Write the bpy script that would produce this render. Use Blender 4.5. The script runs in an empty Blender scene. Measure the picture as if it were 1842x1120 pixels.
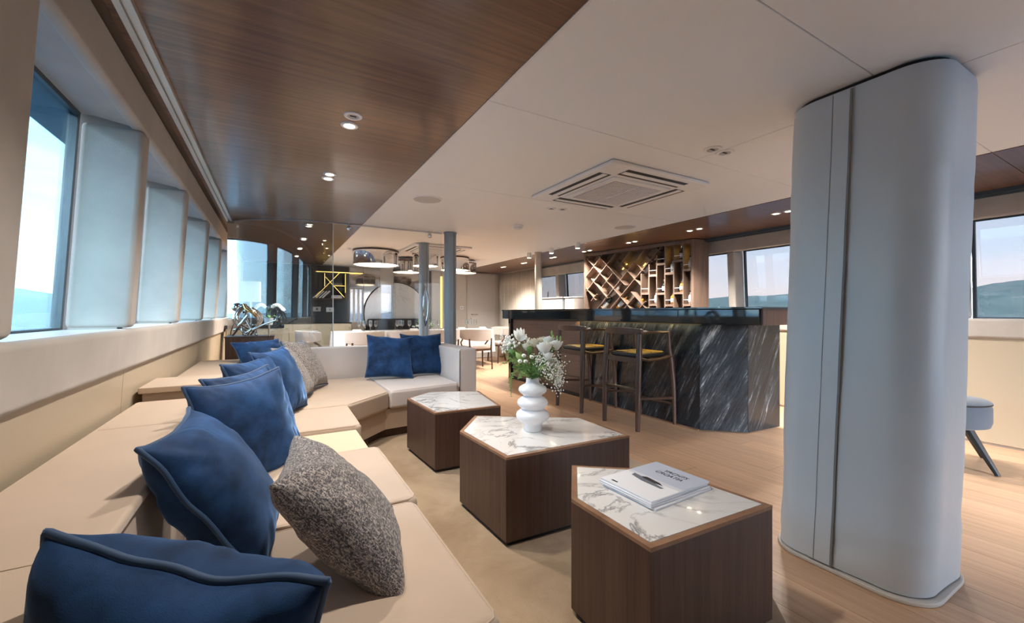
import bpy, bmesh, math, random
from mathutils import Vector, Matrix, noise
random.seed(7)
PI = math.pi
sc = bpy.context.scene
C = sc.collection

# ------------------------------------------------------------------ camera, world, exposure
CEIL = 2.06
YAW = math.radians(29.78)
cam_d = bpy.data.cameras.new('camera')
cam = bpy.data.objects.new('camera', cam_d); C.objects.link(cam)
cam.location = (0, 0, 1.10)
cam.rotation_euler = (PI/2, 0, -YAW)
cam_d.sensor_width = 36.0; cam_d.lens = 748/1842*36.0
cam_d.shift_y = 2/1842
cam_d.clip_start = 0.02; cam_d.clip_end = 5000
sc.camera = cam

SKY = 11.0            # world strength
SPOT = 46.0          # watts of one downlight
EXPO = 1.2
sc.view_settings.view_transform = 'Standard'
sc.view_settings.look = 'None'
sc.view_settings.gamma = 1.0
sc.view_settings.use_curve_mapping = False
sc.view_settings.exposure = EXPO
try:
    sc.cycles.max_bounces = 10; sc.cycles.diffuse_bounces = 5; sc.cycles.glossy_bounces = 4
    sc.cycles.transparent_max_bounces = 12; sc.cycles.transmission_bounces = 6
    sc.cycles.sample_clamp_indirect = 6.0
    sc.cycles.caustics_reflective = False; sc.cycles.caustics_refractive = False
except Exception:
    pass

W = bpy.data.worlds.new('sky'); sc.world = W; W.use_nodes = True
nt = W.node_tree; nt.nodes.clear()
def N(t, typ, **kw):
    n = t.nodes.new(typ)
    for k, v in kw.items():
        if k.startswith('i_'):
            n.inputs[k[2:].replace('_', ' ')].default_value = v
        else:
            setattr(n, k, v)
    return n
def ramp(t, stops, fac=None, interp='LINEAR'):
    r = t.nodes.new('ShaderNodeValToRGB'); r.color_ramp.interpolation = interp
    el = r.color_ramp.elements
    while len(el) > 1: el.remove(el[-1])
    el[0].position = stops[0][0]; el[0].color = (*stops[0][1], 1)
    for p, c in stops[1:]:
        e = el.new(p); e.color = (*c, 1)
    if fac is not None: t.links.new(fac, r.inputs[0])
    return r
tc = N(nt, 'ShaderNodeTexCoord'); sep = N(nt, 'ShaderNodeSeparateXYZ')
nt.links.new(tc.outputs['Generated'], sep.inputs[0])
grad = ramp(nt, [(0.0, (.62, .70, .74)), (.03, (.86, .84, .80)), (.12, (.62, .74, .84)), (.40, (.34, .53, .78)), (1, (.24, .42, .72))], sep.outputs['Z'])
mp = N(nt, 'ShaderNodeMapping'); mp.inputs['Scale'].default_value = (1.6, 1.6, 7.0)
nt.links.new(tc.outputs['Generated'], mp.inputs[0])
ns = N(nt, 'ShaderNodeTexNoise'); ns.inputs['Scale'].default_value = 1.7; ns.inputs['Detail'].default_value = 7; ns.inputs['Roughness'].default_value = .58
nt.links.new(mp.outputs[0], ns.inputs['Vector'])
cl = ramp(nt, [(.42, (0, 0, 0)), (.72, (.9, .9, .9))], ns.outputs['Fac'])
mx = N(nt, 'ShaderNodeMixRGB'); mx.inputs['Color2'].default_value = (.90, .86, .85, 1)
nt.links.new(cl.outputs[0], mx.inputs['Fac']); nt.links.new(grad.outputs[0], mx.inputs['Color1'])
bg = N(nt, 'ShaderNodeBackground'); bg.inputs['Strength'].default_value = SKY
nt.links.new(mx.outputs[0], bg.inputs[0])
wo = N(nt, 'ShaderNodeOutputWorld'); nt.links.new(bg.outputs[0], wo.inputs[0])

sun_d = bpy.data.lights.new('sun', 'SUN'); sun_d.energy = 26.0; sun_d.angle = math.radians(22); sun_d.color = (.95, .97, 1.0)
sun = bpy.data.objects.new('sun', sun_d); C.objects.link(sun)
sun.rotation_euler = Vector((.24, .95, -.30)).to_track_quat('-Z', 'Y').to_euler()
def portal(loc, rot, sx, sy):
    l = bpy.data.lights.new('portal', 'AREA'); l.shape = 'RECTANGLE'; l.size = sx; l.size_y = sy
    l.cycles.is_portal = True
    o = bpy.data.objects.new('portal', l); C.objects.link(o); o.location = loc; o.rotation_euler = rot
    return o

# ------------------------------------------------------------------ materials
MATS = {}
def newmat(name):
    m = bpy.data.materials.new(name); m.use_nodes = True; t = m.node_tree
    b = t.nodes['Principled BSDF']; MATS[name] = m
    return m, t, b
def setp(b, **kw):
    names = dict(color='Base Color', rough='Roughness', metal='Metallic', spec='Specular IOR Level', sheen='Sheen Weight',
                 sheenr='Sheen Roughness', sheent='Sheen Tint', coat='Coat Weight', coatr='Coat Roughness', emit='Emission Strength', emitc='Emission Color', ior='IOR', trans='Transmission Weight', sss='Subsurface Weight')
    for k, v in kw.items():
        if k in ('color', 'emitc', 'sheent'): v = (*v, 1)
        b.inputs[names[k]].default_value = v
def coords(t, scale=(1, 1, 1), rot=(0, 0, 0), src='Object'):
    tc = t.nodes.new('ShaderNodeTexCoord'); mp = t.nodes.new('ShaderNodeMapping')
    mp.inputs['Scale'].default_value = scale; mp.inputs['Rotation'].default_value = rot
    t.links.new(tc.outputs[src], mp.inputs[0]); return mp.outputs[0]
def noise_n(t, vec, scale=5, detail=4, rough=.5, dist=0):
    n = t.nodes.new('ShaderNodeTexNoise'); n.inputs['Scale'].default_value = scale
    n.inputs['Detail'].default_value = detail; n.inputs['Roughness'].default_value = rough; n.inputs['Distortion'].default_value = dist
    t.links.new(vec, n.inputs['Vector']); return n.outputs['Fac']
def bump(t, b, h, strength=.2, dist=.01):
    n = t.nodes.new('ShaderNodeBump'); n.inputs['Strength'].default_value = strength; n.inputs['Distance'].default_value = dist
    t.links.new(h, n.inputs['Height']); t.links.new(n.outputs[0], b.inputs['Normal'])
def mat(name, color, rough=.5, **kw):
    m, t, b = newmat(name); setp(b, color=color, rough=rough, **kw); return m
def wood(name, c1, c2, scale, rough=.35, bumps=.05, coat=0, vary=0.0, coatr=.03):
    m, t, b = newmat(name); v = coords(t, scale)
    f = noise_n(t, v, 1.0, 6, .65, .3)
    r = ramp(t, [(.30, c1), (.70, c2)], f)
    out = r.outputs[0]
    if vary:
        oi = t.nodes.new('ShaderNodeObjectInfo')
        hs = t.nodes.new('ShaderNodeHueSaturation'); mr = t.nodes.new('ShaderNodeMapRange')
        mr.inputs[3].default_value = 1-vary; mr.inputs[4].default_value = 1+vary
        t.links.new(oi.outputs['Random'], mr.inputs[0]); t.links.new(mr.outputs[0], hs.inputs['Value'])
        t.links.new(out, hs.inputs['Color']); out = hs.outputs[0]
    t.links.new(out, b.inputs['Base Color']); setp(b, rough=rough, coat=coat, coatr=coatr)
    bump(t, b, f, bumps, .004); return m
def fabric(name, c, rough=.85, weave=900, strength=.25, sheen=.2, vary=.12, mot=6):
    m, t, b = newmat(name); v = coords(t)
    f = noise_n(t, v, mot, 3, .6); g = noise_n(t, coords(t, (1, 1, .35)), weave, 2, .6)
    r = ramp(t, [(.3, tuple(x*(1-vary) for x in c)), (.7, tuple(min(1, x*(1+vary)) for x in c))], f)
    t.links.new(r.outputs[0], b.inputs['Base Color']); setp(b, rough=rough, sheen=sheen, sheenr=.5)
    bump(t, b, g, strength, .002); return m
def glass(name, tint=(1, 1, 1), fac=.08, rough=0.0):
    m, t, b = newmat(name); t.nodes.remove(b)
    tr = N(t, 'ShaderNodeBsdfTransparent'); tr.inputs[0].default_value = (*tint, 1)
    gl = N(t, 'ShaderNodeBsdfGlossy'); gl.inputs['Roughness'].default_value = rough
    fr = N(t, 'ShaderNodeLayerWeight'); fr.inputs['Blend'].default_value = .25
    mr = N(t, 'ShaderNodeMapRange'); mr.inputs[3].default_value = fac; mr.inputs[4].default_value = min(1, fac+.6)
    t.links.new(fr.outputs['Fresnel'], mr.inputs[0])
    mx = N(t, 'ShaderNodeMixShader'); t.links.new(mr.outputs[0], mx.inputs[0])
    t.links.new(tr.outputs[0], mx.inputs[1]); t.links.new(gl.outputs[0], mx.inputs[2])
    t.links.new(mx.outputs[0], t.nodes['Material Output'].inputs[0]); return m
def emis(name, c, s):
    m, t, b = newmat(name); setp(b, color=c, emitc=c, emit=s); return m

wood_ceil = wood('wood_ceiling', (.085, .040, .021), (.21, .106, .058), (1.2, 45, 20), .30, .02, .35, 0.0, .10)
wood_dark = wood('wood_dark', (.052, .026, .018), (.105, .056, .040), (55, 55, 1.6), .42, .05)
wood_rack = wood('wood_rack', (.17, .11, .08), (.28, .19, .14), (50, 50, 2.0), .45, .05)
wood_stool = wood('wood_stool', (.045, .025, .017), (.10, .055, .038), (40, 40, 3), .38, .06)
wood_bar = wood('wood_bar', (.085, .055, .045), (.15, .10, .082), (30, 2.0, 55), .35, .04)
wood_rim = wood('wood_rim', (.20, .10, .055), (.34, .19, .11), (12, 12, 12), .35, .03)
oak = wood('oak_floor', (.47, .29, .175), (.64, .43, .28), (34, 1.4, 10), .34, .06, 0, .10)
white_ceil = mat('ceiling_white', (.87, .88, .89), .5)
white_plastic = mat('white_plastic', (.82, .82, .82), .35)
sofa_f = fabric('sofa_fabric', (.52, .40, .30), .8, 700, .12, .25, .05, 3)
sofa_g = fabric('sofa_fabric_back', (.60, .53, .485), .8, 700, .12, .25, .05, 3)
wall_f = fabric('wall_fabric', (.46, .42, .375), .85, 420, .35, .2, .08, 5)
cream = mat('cream_panel', (.48, .40, .29), .45)
beige_wall = mat('beige_wall', (.55, .50, .45), .5)
velvet, t, b = newmat('blue_velvet')
lw = N(t, 'ShaderNodeLayerWeight'); lw.inputs['Blend'].default_value = .35
f = noise_n(t, coords(t), 7, 4, .6)
r = ramp(t, [(.34, (.004, .015, .046)), (.66, (.016, .060, .165))], f)
t.links.new(r.outputs[0], b.inputs['Base Color']); setp(b, rough=.75, sheen=1.0, sheenr=.35, sheent=(.25, .45, .85), spec=.2)
bump(t, b, noise_n(t, coords(t), 500, 2), .2, .002)
velvet_p = mat('velvet_piping', (.022, .058, .125), .7, sheen=1.0, sheenr=.35, sheent=(.35, .5, .8))
tweed, t, b = newmat('tweed')
n1 = noise_n(t, coords(t, (260, 60, 260)), 1, 3, .7); n2 = noise_n(t, coords(t, (60, 260, 260)), 1, 3, .7)
mxx = N(t, 'ShaderNodeMath', operation='MAXIMUM'); t.links.new(n1, mxx.inputs[0]); t.links.new(n2, mxx.inputs[1])
r = ramp(t, [(.49, (.05, .047, .053)), (.57, (.28, .245, .225)), (.67, (.60, .53, .48))], mxx.outputs[0])
t.links.new(r.outputs[0], b.inputs['Base Color']); setp(b, rough=.9, sheen=.2); bump(t, b, mxx.outputs[0], .6, .004)
leather, t, b = newmat('column_leather')
setp(b, color=(.58, .655, .72), rough=.40); bump(t, b, noise_n(t, coords(t, (1, 1, .5)), 9, 5, .55), .12, .02)
rug_m, t, b = newmat('rug_pile')
r = ramp(t, [(.35, (.30, .20, .11)), (.65, (.45, .33, .21))], noise_n(t, coords(t), 2.6, 5, .6, .6))
t.links.new(r.outputs[0], b.inputs['Base Color']); setp(b, rough=.95, sheen=.4); bump(t, b, noise_n(t, coords(t), 300, 2), .5, .006)
def marble(name, base, vein, scale, width=.035, rough=.12):
    m, t, b = newmat(name); v = coords(t, scale, (0, 0, .5))
    n = noise_n(t, v, 1.6, 8, .62, 1.2)
    a = N(t, 'ShaderNodeMath', operation='SUBTRACT'); a.inputs[1].default_value = .5; t.links.new(n, a.inputs[0])
    ab = N(t, 'ShaderNodeMath', operation='ABSOLUTE'); t.links.new(a.outputs[0], ab.inputs[0])
    m2 = noise_n(t, v, 2.2, 3, .5)
    w = N(t, 'ShaderNodeMapRange'); w.inputs[1].default_value = .42; w.inputs[2].default_value = .62; w.inputs[3].default_value = .15; w.inputs[4].default_value = 1.0
    t.links.new(m2, w.inputs[0])
    r = ramp(t, [(0, (1, 1, 1)), (width*.35, (.55, .55, .55)), (width, (0, 0, 0))], ab.outputs[0])
    k = N(t, 'ShaderNodeMath', operation='MULTIPLY'); t.links.new(r.outputs[0], k.inputs[0]); t.links.new(w.outputs[0], k.inputs[1])
    mx = N(t, 'ShaderNodeMixRGB'); mx.inputs[1].default_value = (*base, 1); mx.inputs[2].default_value = (*vein, 1)
    t.links.new(k.outputs[0], mx.inputs[0]); t.links.new(mx.outputs[0], b.inputs['Base Color']); setp(b, rough=rough, coat=.3); return m
marble_w = marble('marble_white', (.74, .73, .71), (.20, .19, .19), (1.9, 1.9, 1.9), .03)
def black_marble(name, zrot):
    m, t, b = newmat(name)
    v0 = coords(t, (1, 1, 1), (0, 0, math.radians(zrot)))
    ma = N(t, 'ShaderNodeMapping'); ma.inputs['Rotation'].default_value = (math.radians(-28), 0, 0); t.links.new(v0, ma.inputs[0])
    def mapped(sc_):
        q = N(t, 'ShaderNodeMapping'); q.inputs['Scale'].default_value = sc_; t.links.new(ma.outputs[0], q.inputs[0]); return q.outputs[0]
    n1 = noise_n(t, mapped((12, 42, 3.2)), 1.0, 10, .78, 1.0); n2 = noise_n(t, mapped((3, 7.5, 1.0)), 1.0, 5, .62, .8); n3 = noise_n(t, mapped((40, 60, 16)), 1.0, 3, .6)
    def mul(a, k):
        q = N(t, 'ShaderNodeMath', operation='MULTIPLY'); q.inputs[1].default_value = k; t.links.new(a, q.inputs[0]); return q.outputs[0]
    def add(a, b_):
        q = N(t, 'ShaderNodeMath', operation='ADD'); t.links.new(a, q.inputs[0]); t.links.new(b_, q.inputs[1]); return q.outputs[0]
    f = add(add(mul(n1, .50), mul(n2, .42)), mul(n3, .10))
    r = ramp(t, [(.44, (.008, .011, .014)), (.53, (.022, .028, .035)), (.575, (.07, .08, .09)), (.61, (.26, .27, .27)), (.67, (.62, .62, .60))], f)
    t.links.new(r.outputs[0], b.inputs['Base Color']); setp(b, rough=.2); return m
marble_k = black_marble('marble_black', 0)
marble_k2 = black_marble('marble_black_chamfer', -46)
marble_k3 = black_marble('marble_black_end', -90)
black_gloss = mat('black_gloss', (.008, .012, .016), .05, coat=.6)
black_matte = mat('black_matte', (.012, .012, .013), .45)
dark_frame = mat('dark_frame', (.045, .06, .07), .4)
alu = mat('rail_metal', (.62, .60, .58), .35, metal=.7)
chrome = mat('chrome', (.80, .80, .80), .07, metal=1.0)
steel_w = mat('sculpture_steel', (.74, .72, .68), .12, metal=1.0)
gold = mat('sculpture_gold', (.65, .42, .16), .2, metal=1.0)
post_grey = mat('post_grey', (.30, .35, .39), .35)
post_beige = mat('post_beige', (.50, .45, .38), .45)
pane_l = glass('pane_left', (.38, .48, .53), .04)
pane_r = glass('pane_right', (.205, .203, .212), .04)
clear = glass('partition_glass', (.95, .97, .98), .0)
curved = glass('partition_glass_curved', (.80, .85, .88), .10)
ceramic = mat('ceramic_white', (.80, .81, .83), .28, sss=0.0)
paper_w = mat('paper_white', (.82, .83, .86), .45)
ink = mat('ink_dark', (.012, .012, .018), .4)
grey_uph = fabric('chair_upholstery', (.46, .41, .38), .8, 600, .1, .2, .04)
stool_pad_y, t, b = newmat('stool_pad')
r = ramp(t, [(.44, (.02, .018, .016)), (.50, (.62, .40, .04))], noise_n(t, coords(t, (5, 5, 5)), 1.5, 2))
t.links.new(r.outputs[0], b.inputs['Base Color']); setp(b, rough=.5)
pad_black = mat('stool_leather', (.012, .012, .014), .4)
linen = mat('white_linen', (.82, .80, .80), .8)
curtain_m = mat('curtain_fabric', (.60, .54, .46), .85)
led_y = emis('led_warm', (1.0, .66, .16), 1.3)
lamp_on = emis('lamp_lens', (1.0, .84, .58), 14.0)
drum_on = emis('drum_diffuser', (1.0, .82, .58), 2.6)
leaf_m = mat('leaf_green', (.10, .22, .045), .55)
leaf_l = mat('leaf_pale', (.24, .36, .11), .6)
petal = mat('petal_white', (.86, .86, .80), .6)
petal_c = mat('petal_cream', (.78, .74, .60), .6)
bottle_g = mat('bottle_glass_dark', (.012, .018, .014), .08, coat=.5)
bottle_c = mat('bottle_clear', (.55, .55, .52), .1, coat=.5)
bottle_a = mat('bottle_amber', (.45, .22, .04), .12, coat=.5)
mirror_m = mat('mirror', (.7, .74, .76), .03, metal=1.0)
slate = mat('slate_panel', (.035, .045, .052), .15, coat=.3)
book_b = mat('book_blue', (.16, .20, .34), .6); book_w = mat('book_white', (.7, .7, .7), .6)
ott_f = fabric('ottoman_fabric', (.05, .062, .08), .85, 600, .2)
shade_m = mat('lamp_shade', (.42, .42, .40), .8)
disc_mirror_tone = marble('disc_mirror_tone', (.66, .65, .65), (.40, .40, .42), (.9, .9, .9), .02, .1)  # mirror reflection put into a pale veined colour

# ------------------------------------------------------------------ mesh helpers
class MB:
    def __init__(s): s.v = []; s.f = []; s.sm = False
    def add(s, vs, fs):
        o = len(s.v); s.v += [tuple(p) for p in vs]; s.f += [tuple(i+o for i in f) for f in fs]; return s
    def box(s, x0, x1, y0, y1, z0, z1):
        v = [(x, y, z) for z in (z0, z1) for y in (y0, y1) for x in (x0, x1)]
        return s.add(v, [(0, 2, 3, 1), (4, 5, 7, 6), (0, 1, 5, 4), (2, 6, 7, 3), (0, 4, 6, 2), (1, 3, 7, 5)])
    def obox(s, p, q, wdir, w, t):      # oriented board from p to q, width w along wdir, thickness t
        p = Vector(p); q = Vector(q); d = (q-p).normalized(); wd = Vector(wdir); wd = (wd-d*wd.dot(d)).normalized(); n = d.cross(wd)
        v = []
        for a in (p, q):
            for sx, sy in ((-1, -1), (1, -1), (1, 1), (-1, 1)): v.append(a+wd*w/2*sx+n*t/2*sy)
        return s.add(v, [(3, 2, 1, 0), (4, 5, 6, 7), (0, 1, 5, 4), (1, 2, 6, 5), (2, 3, 7, 6), (3, 0, 4, 7)])
    def prism(s, poly, z0, z1, top=None):
        n = len(poly); top = top or poly
        v = [(x, y, z0) for x, y in poly]+[(x, y, z1) for x, y in top]
        a = sum(poly[i][0]*poly[(i+1) % n][1]-poly[(i+1) % n][0]*poly[i][1] for i in range(n))
        f = [tuple(range(n-1, -1, -1)), tuple(range(n, 2*n))]+[(i, (i+1) % n, n+(i+1) % n, n+i) for i in range(n)]
        if a < 0: f = [tuple(reversed(q)) for q in f]
        return s.add(v, f)
    def extr(s, poly, y0, y1):          # poly in xz, extruded along y
        n = len(poly)
        v = [(x, y0, z) for x, z in poly]+[(x, y1, z) for x, z in poly]
        a = sum(poly[i][0]*poly[(i+1) % n][1]-poly[(i+1) % n][0]*poly[i][1] for i in range(n))
        f = [tuple(range(n)), tuple(range(2*n-1, n-1, -1))]+[((i+1) % n, i, n+i, n+(i+1) % n) for i in range(n)]
        if a < 0: f = [tuple(reversed(q)) for q in f]
        return s.add(v, f)
    def tube(s, pts, rad, n=8, closed=False, cap=True, flat=None):
        pts = [Vector(p) for p in pts]; m = len(pts); rs = rad if isinstance(rad, (list, tuple)) else [rad]*m
        vs = []; prev = None
        for i, p in enumerate(pts):
            if closed: d = pts[(i+1) % m]-pts[i-1]
            else: d = pts[min(i+1, m-1)]-pts[max(i-1, 0)]
            if d.length < 1e-9: d = Vector((0, 0, 1))
            d.normalize()
            if prev is None:
                a = Vector((0, 0, 1)) if abs(d.z) < .9 else Vector((1, 0, 0)); u = d.cross(a).normalized()
            else:
                u = prev-d*prev.dot(d); u = u.normalized() if u.length > 1e-6 else d.orthogonal().normalized()
            prev = u; w = d.cross(u)
            for k in range(n):
                an = 2*PI*k/n; vs.append(p+(u*math.cos(an)+w*math.sin(an)*(flat or 1))*rs[i])
        fs = []
        for i in range(m if closed else m-1):
            j = (i+1) % m
            for k in range(n): fs.append((i*n+k, i*n+(k+1) % n, j*n+(k+1) % n, j*n+k))
        if cap and not closed: fs += [tuple(range(n-1, -1, -1)), tuple((m-1)*n+k for k in range(n))]
        return s.add(vs, fs)
    def lathe(s, prof, c=(0, 0, 0), n=24, cap=True):
        vs = []; m = len(prof)
        for r, z in prof:
            for k in range(n):
                a = 2*PI*k/n; vs.append((c[0]+r*math.cos(a), c[1]+r*math.sin(a), c[2]+z))
        fs = [(i*n+k, i*n+(k+1) % n, (i+1)*n+(k+1) % n, (i+1)*n+k) for i in range(m-1) for k in range(n)]
        if cap: fs += [tuple(range(n-1, -1, -1)), tuple((m-1)*n+k for k in range(n))]
        return s.add(vs, fs)
    def ball(s, c, r, n=8, m=5, sc=(1, 1, 1)):
        vs = [(c[0], c[1], c[2]-r*sc[2])]; 
        for i in range(1, m):
            th = PI*i/m
            for k in range(n):
                a = 2*PI*k/n; vs.append((c[0]+r*sc[0]*math.sin(th)*math.cos(a), c[1]+r*sc[1]*math.sin(th)*math.sin(a), c[2]-r*sc[2]*math.cos(th)))
        vs.append((c[0], c[1], c[2]+r*sc[2])); e = len(vs)-1
        fs = [(0, 1+(k+1) % n, 1+k) for k in range(n)]
        for i in range(m-2):
            for k in range(n): fs.append((1+i*n+k, 1+i*n+(k+1) % n, 1+(i+1)*n+(k+1) % n, 1+(i+1)*n+k))
        fs += [(1+(m-2)*n+k, 1+(m-2)*n+(k+1) % n, e) for k in range(n)]
        return s.add(vs, fs)

def wloc(o):
    p = Vector((0, 0, 0))
    while o is not None: p += o.location; o = o.parent
    return p
def obj(name, mb, m, parent=None, smooth=False, bevel=0, seg=2, base=None, angle=40):
    """mesh given in world coordinates -> one object (child of parent, or standing at base)"""
    off = wloc(parent) if parent is not None else Vector(base or (0, 0, 0))
    me = bpy.data.meshes.new(name)
    me.from_pydata([(x-off.x, y-off.y, z-off.z) for x, y, z in mb.v], [], mb.f); me.update()
    me.materials.append(MATS[m] if isinstance(m, str) else m)
    o = bpy.data.objects.new(name, me); C.objects.link(o)
    if parent is not None: o.parent = parent
    else: o.location = off
    if bevel:
        bm = o.modifiers.new('bevel', 'BEVEL'); bm.width = bevel; bm.segments = seg; bm.limit_method = 'ANGLE'; bm.angle_limit = math.radians(30)
        for p in me.polygons: p.use_smooth = True
        wn = o.modifiers.new('weighted', 'WEIGHTED_NORMAL'); wn.keep_sharp = True
    elif smooth:
        for p in me.polygons: p.use_smooth = True
        me.set_sharp_from_angle(angle=math.radians(angle))
    return o
def tag(o, label, cat, group=None, kind=None):
    if label: o['label'] = label
    if cat: o['category'] = cat
    if group: o['group'] = group
    if kind: o['kind'] = kind
    return o
def thing(name, loc, label, cat, group=None):
    o = bpy.data.objects.new(name, None); o.empty_display_size = .05; C.objects.link(o); o.location = loc
    return tag(o, label, cat, group)
def struct(name, mb, m, **kw):
    o = obj(name, mb, m, **kw); o['kind'] = 'structure'; return o
def dup(root, loc=None, rotz=None, label=None, group=None):
    r = root.copy(); C.objects.link(r)
    if loc is not None: r.location = loc
    if rotz is not None: r.rotation_euler = (0, 0, rotz)
    if label: r['label'] = label
    if group: r['group'] = group
    for ch in list(root.children):
        c = ch.copy(); C.objects.link(c); c.parent = r
        for g in list(ch.children):
            d = g.copy(); C.objects.link(d); d.parent = c
    return r
ORD = ['first', 'second', 'third', 'fourth', 'fifth', 'sixth', 'seventh', 'eighth', 'ninth', 'tenth', 'eleventh', 'twelfth']

# ------------------------------------------------------------------ exterior
sea, t, b = newmat('sea_water'); setp(b, color=(.035, .10, .14), rough=.28)
bump(t, b, noise_n(t, coords(t, (.05, .05, .05)), 1, 4), .5, 2)
tag(obj('sea', MB().box(-3500, 3500, -3500, 3500, -6, -5), 'sea_water'), None, None, kind='structure')
hill_m, t, b = newmat('hill_scrub')
r = ramp(t, [(.35, (.19, .30, .27)), (.6, (.30, .41, .35)), (.75, (.52, .55, .47))], noise_n(t, coords(t, (.02, .02, .05)), 1, 6, .6))
t.links.new(r.outputs[0], b.inputs['Base Color']); setp(b, rough=1)
hill_b, t, b = newmat('hill_bare')
r = ramp(t, [(.35, (.30, .36, .40)), (.7, (.50, .53, .54))], noise_n(t, coords(t, (.02, .02, .04)), 1, 6, .6))
t.links.new(r.outputs[0], b.inputs['Base Color']); setp(b, rough=1)
def hills(name, x0, y0, y1, hgt, depth, m, seed):
    mb = MB(); ny, nx = 90, 10; vs = []
    for i in range(ny+1):
        y = y0+(y1-y0)*i/ny
        h = hgt*(.55+.45*noise.noise((y/420.0, seed, 0))+.16*noise.noise((y/90.0, seed, 3))+.05*noise.noise((y/25., seed, 5)))
        e = min(1, i/6, (ny-i)/6)
        for j in range(nx+1):
            u = j/nx; z = -6+(h*e+6)*math.sin(u*PI/2)**.8
            vs.append((x0+depth*u+12*noise.noise((y/60., u*3, seed)), y, z+hgt*.04*noise.noise((y/30., u*6, seed+8))*(u > 0)))
    fs = [(i*(nx+1)+j, (i+1)*(nx+1)+j, (i+1)*(nx+1)+j+1, i*(nx+1)+j+1) for i in range(ny) for j in range(nx)]
    mb.add(vs, fs); o = obj(name, mb, m, smooth=True, angle=180); o['kind'] = 'structure'; return o
hills('hills_right', 900, -900, 4200, 112, 500, 'hill_scrub', 1.7)
hills('hills_left', -1500, 1200, 7000, 330, -600, 'hill_bare', 4.2)
vb = MB(); rr = random.Random(3)
for i in range(160):
    y = rr.uniform(-150, 700); x = rr.uniform(915, 985); z = -3+(x-900)*.16; s_ = rr.uniform(2, 5)
    vb.box(x, x+s_, y, y+s_*1.3, z-3, z+s_*.9)
mat('village_walls', (.85, .76, .70), .9)
o = obj('village_houses', vb, 'village_walls'); tag(o, 'pale far village strung along the green shore', 'village', kind='stuff')
# upper-deck overhang outside the port windows
struct('trim_1', MB().box(-1.23, -.80, -2, 9.5, 2.24, 2.32), mat('overhang_paint', (.20, .25, .28), .5))

# ------------------------------------------------------------------ room shell
Y0, Y1 = -1.6, 9.15
fl = struct('floor', MB().box(-.75, 5.4, Y0, Y1+.2, -.12, -.010), mat('floor_gap', (.10, .06, .035), .8))
pw, plen = .19, 1.9
plank_meshes = {}
x = -.62; row = 0
while x < 5.2:
    y = Y0-(row*0.73 % plen)
    while y < Y1:
        a, b2 = max(y, Y0), min(y+plen, Y1)
        if b2-a > .05:
            key = round(b2-a, 3)
            if key not in plank_meshes:
                mbp = MB().box(0, pw-.0022, 0, key-.0022, -.012, 0)
                me = bpy.data.meshes.new('plank'); me.from_pydata(mbp.v, [], mbp.f); me.materials.append(oak); plank_meshes[key] = me
            o = bpy.data.objects.new('plank', plank_meshes[key]); C.objects.link(o); o.parent = fl; o.location = (x, a, 0)
        y += plen
    x += pw; row += 1

ce = struct('ceiling', MB().box(-.85, 5.5, Y0, Y1+.2, CEIL+.016, CEIL+.16), mat('ceiling_gap', (.16, .13, .11), .9))
def cpanel(name, x0, x1, y0, y1, m, bev=.003):
    return obj(name, MB().box(x0+.0015, x1-.0015, y0+.0015, y1-.0015, CEIL, CEIL+.016), m, ce, bevel=bev, seg=2)
ys = [Y0, .735, 1.69, 2.96, 4.78, 6.7, Y1]
for i in range(len(ys)-1):
    for (xa, xb) in ([(.845, 2.306), (2.306, 3.735)] if i < 2 else [(.845, 3.735)]):
        cpanel('ceiling_panel', xa, xb, ys[i], ys[i+1], white_ceil)
for (ya, yb) in ((Y0, .735), (.735, 4.78), (4.78, Y1)):
    cpanel('wood_panel', -.46, .843, ya, yb, wood_ceil, .001)
for (ya, yb) in ((Y0, .735), (.735, 4.555), (4.555, Y1)):
    cpanel('wood_panel', 3.737, 5.03, ya, yb, wood_ceil, .001)

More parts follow.
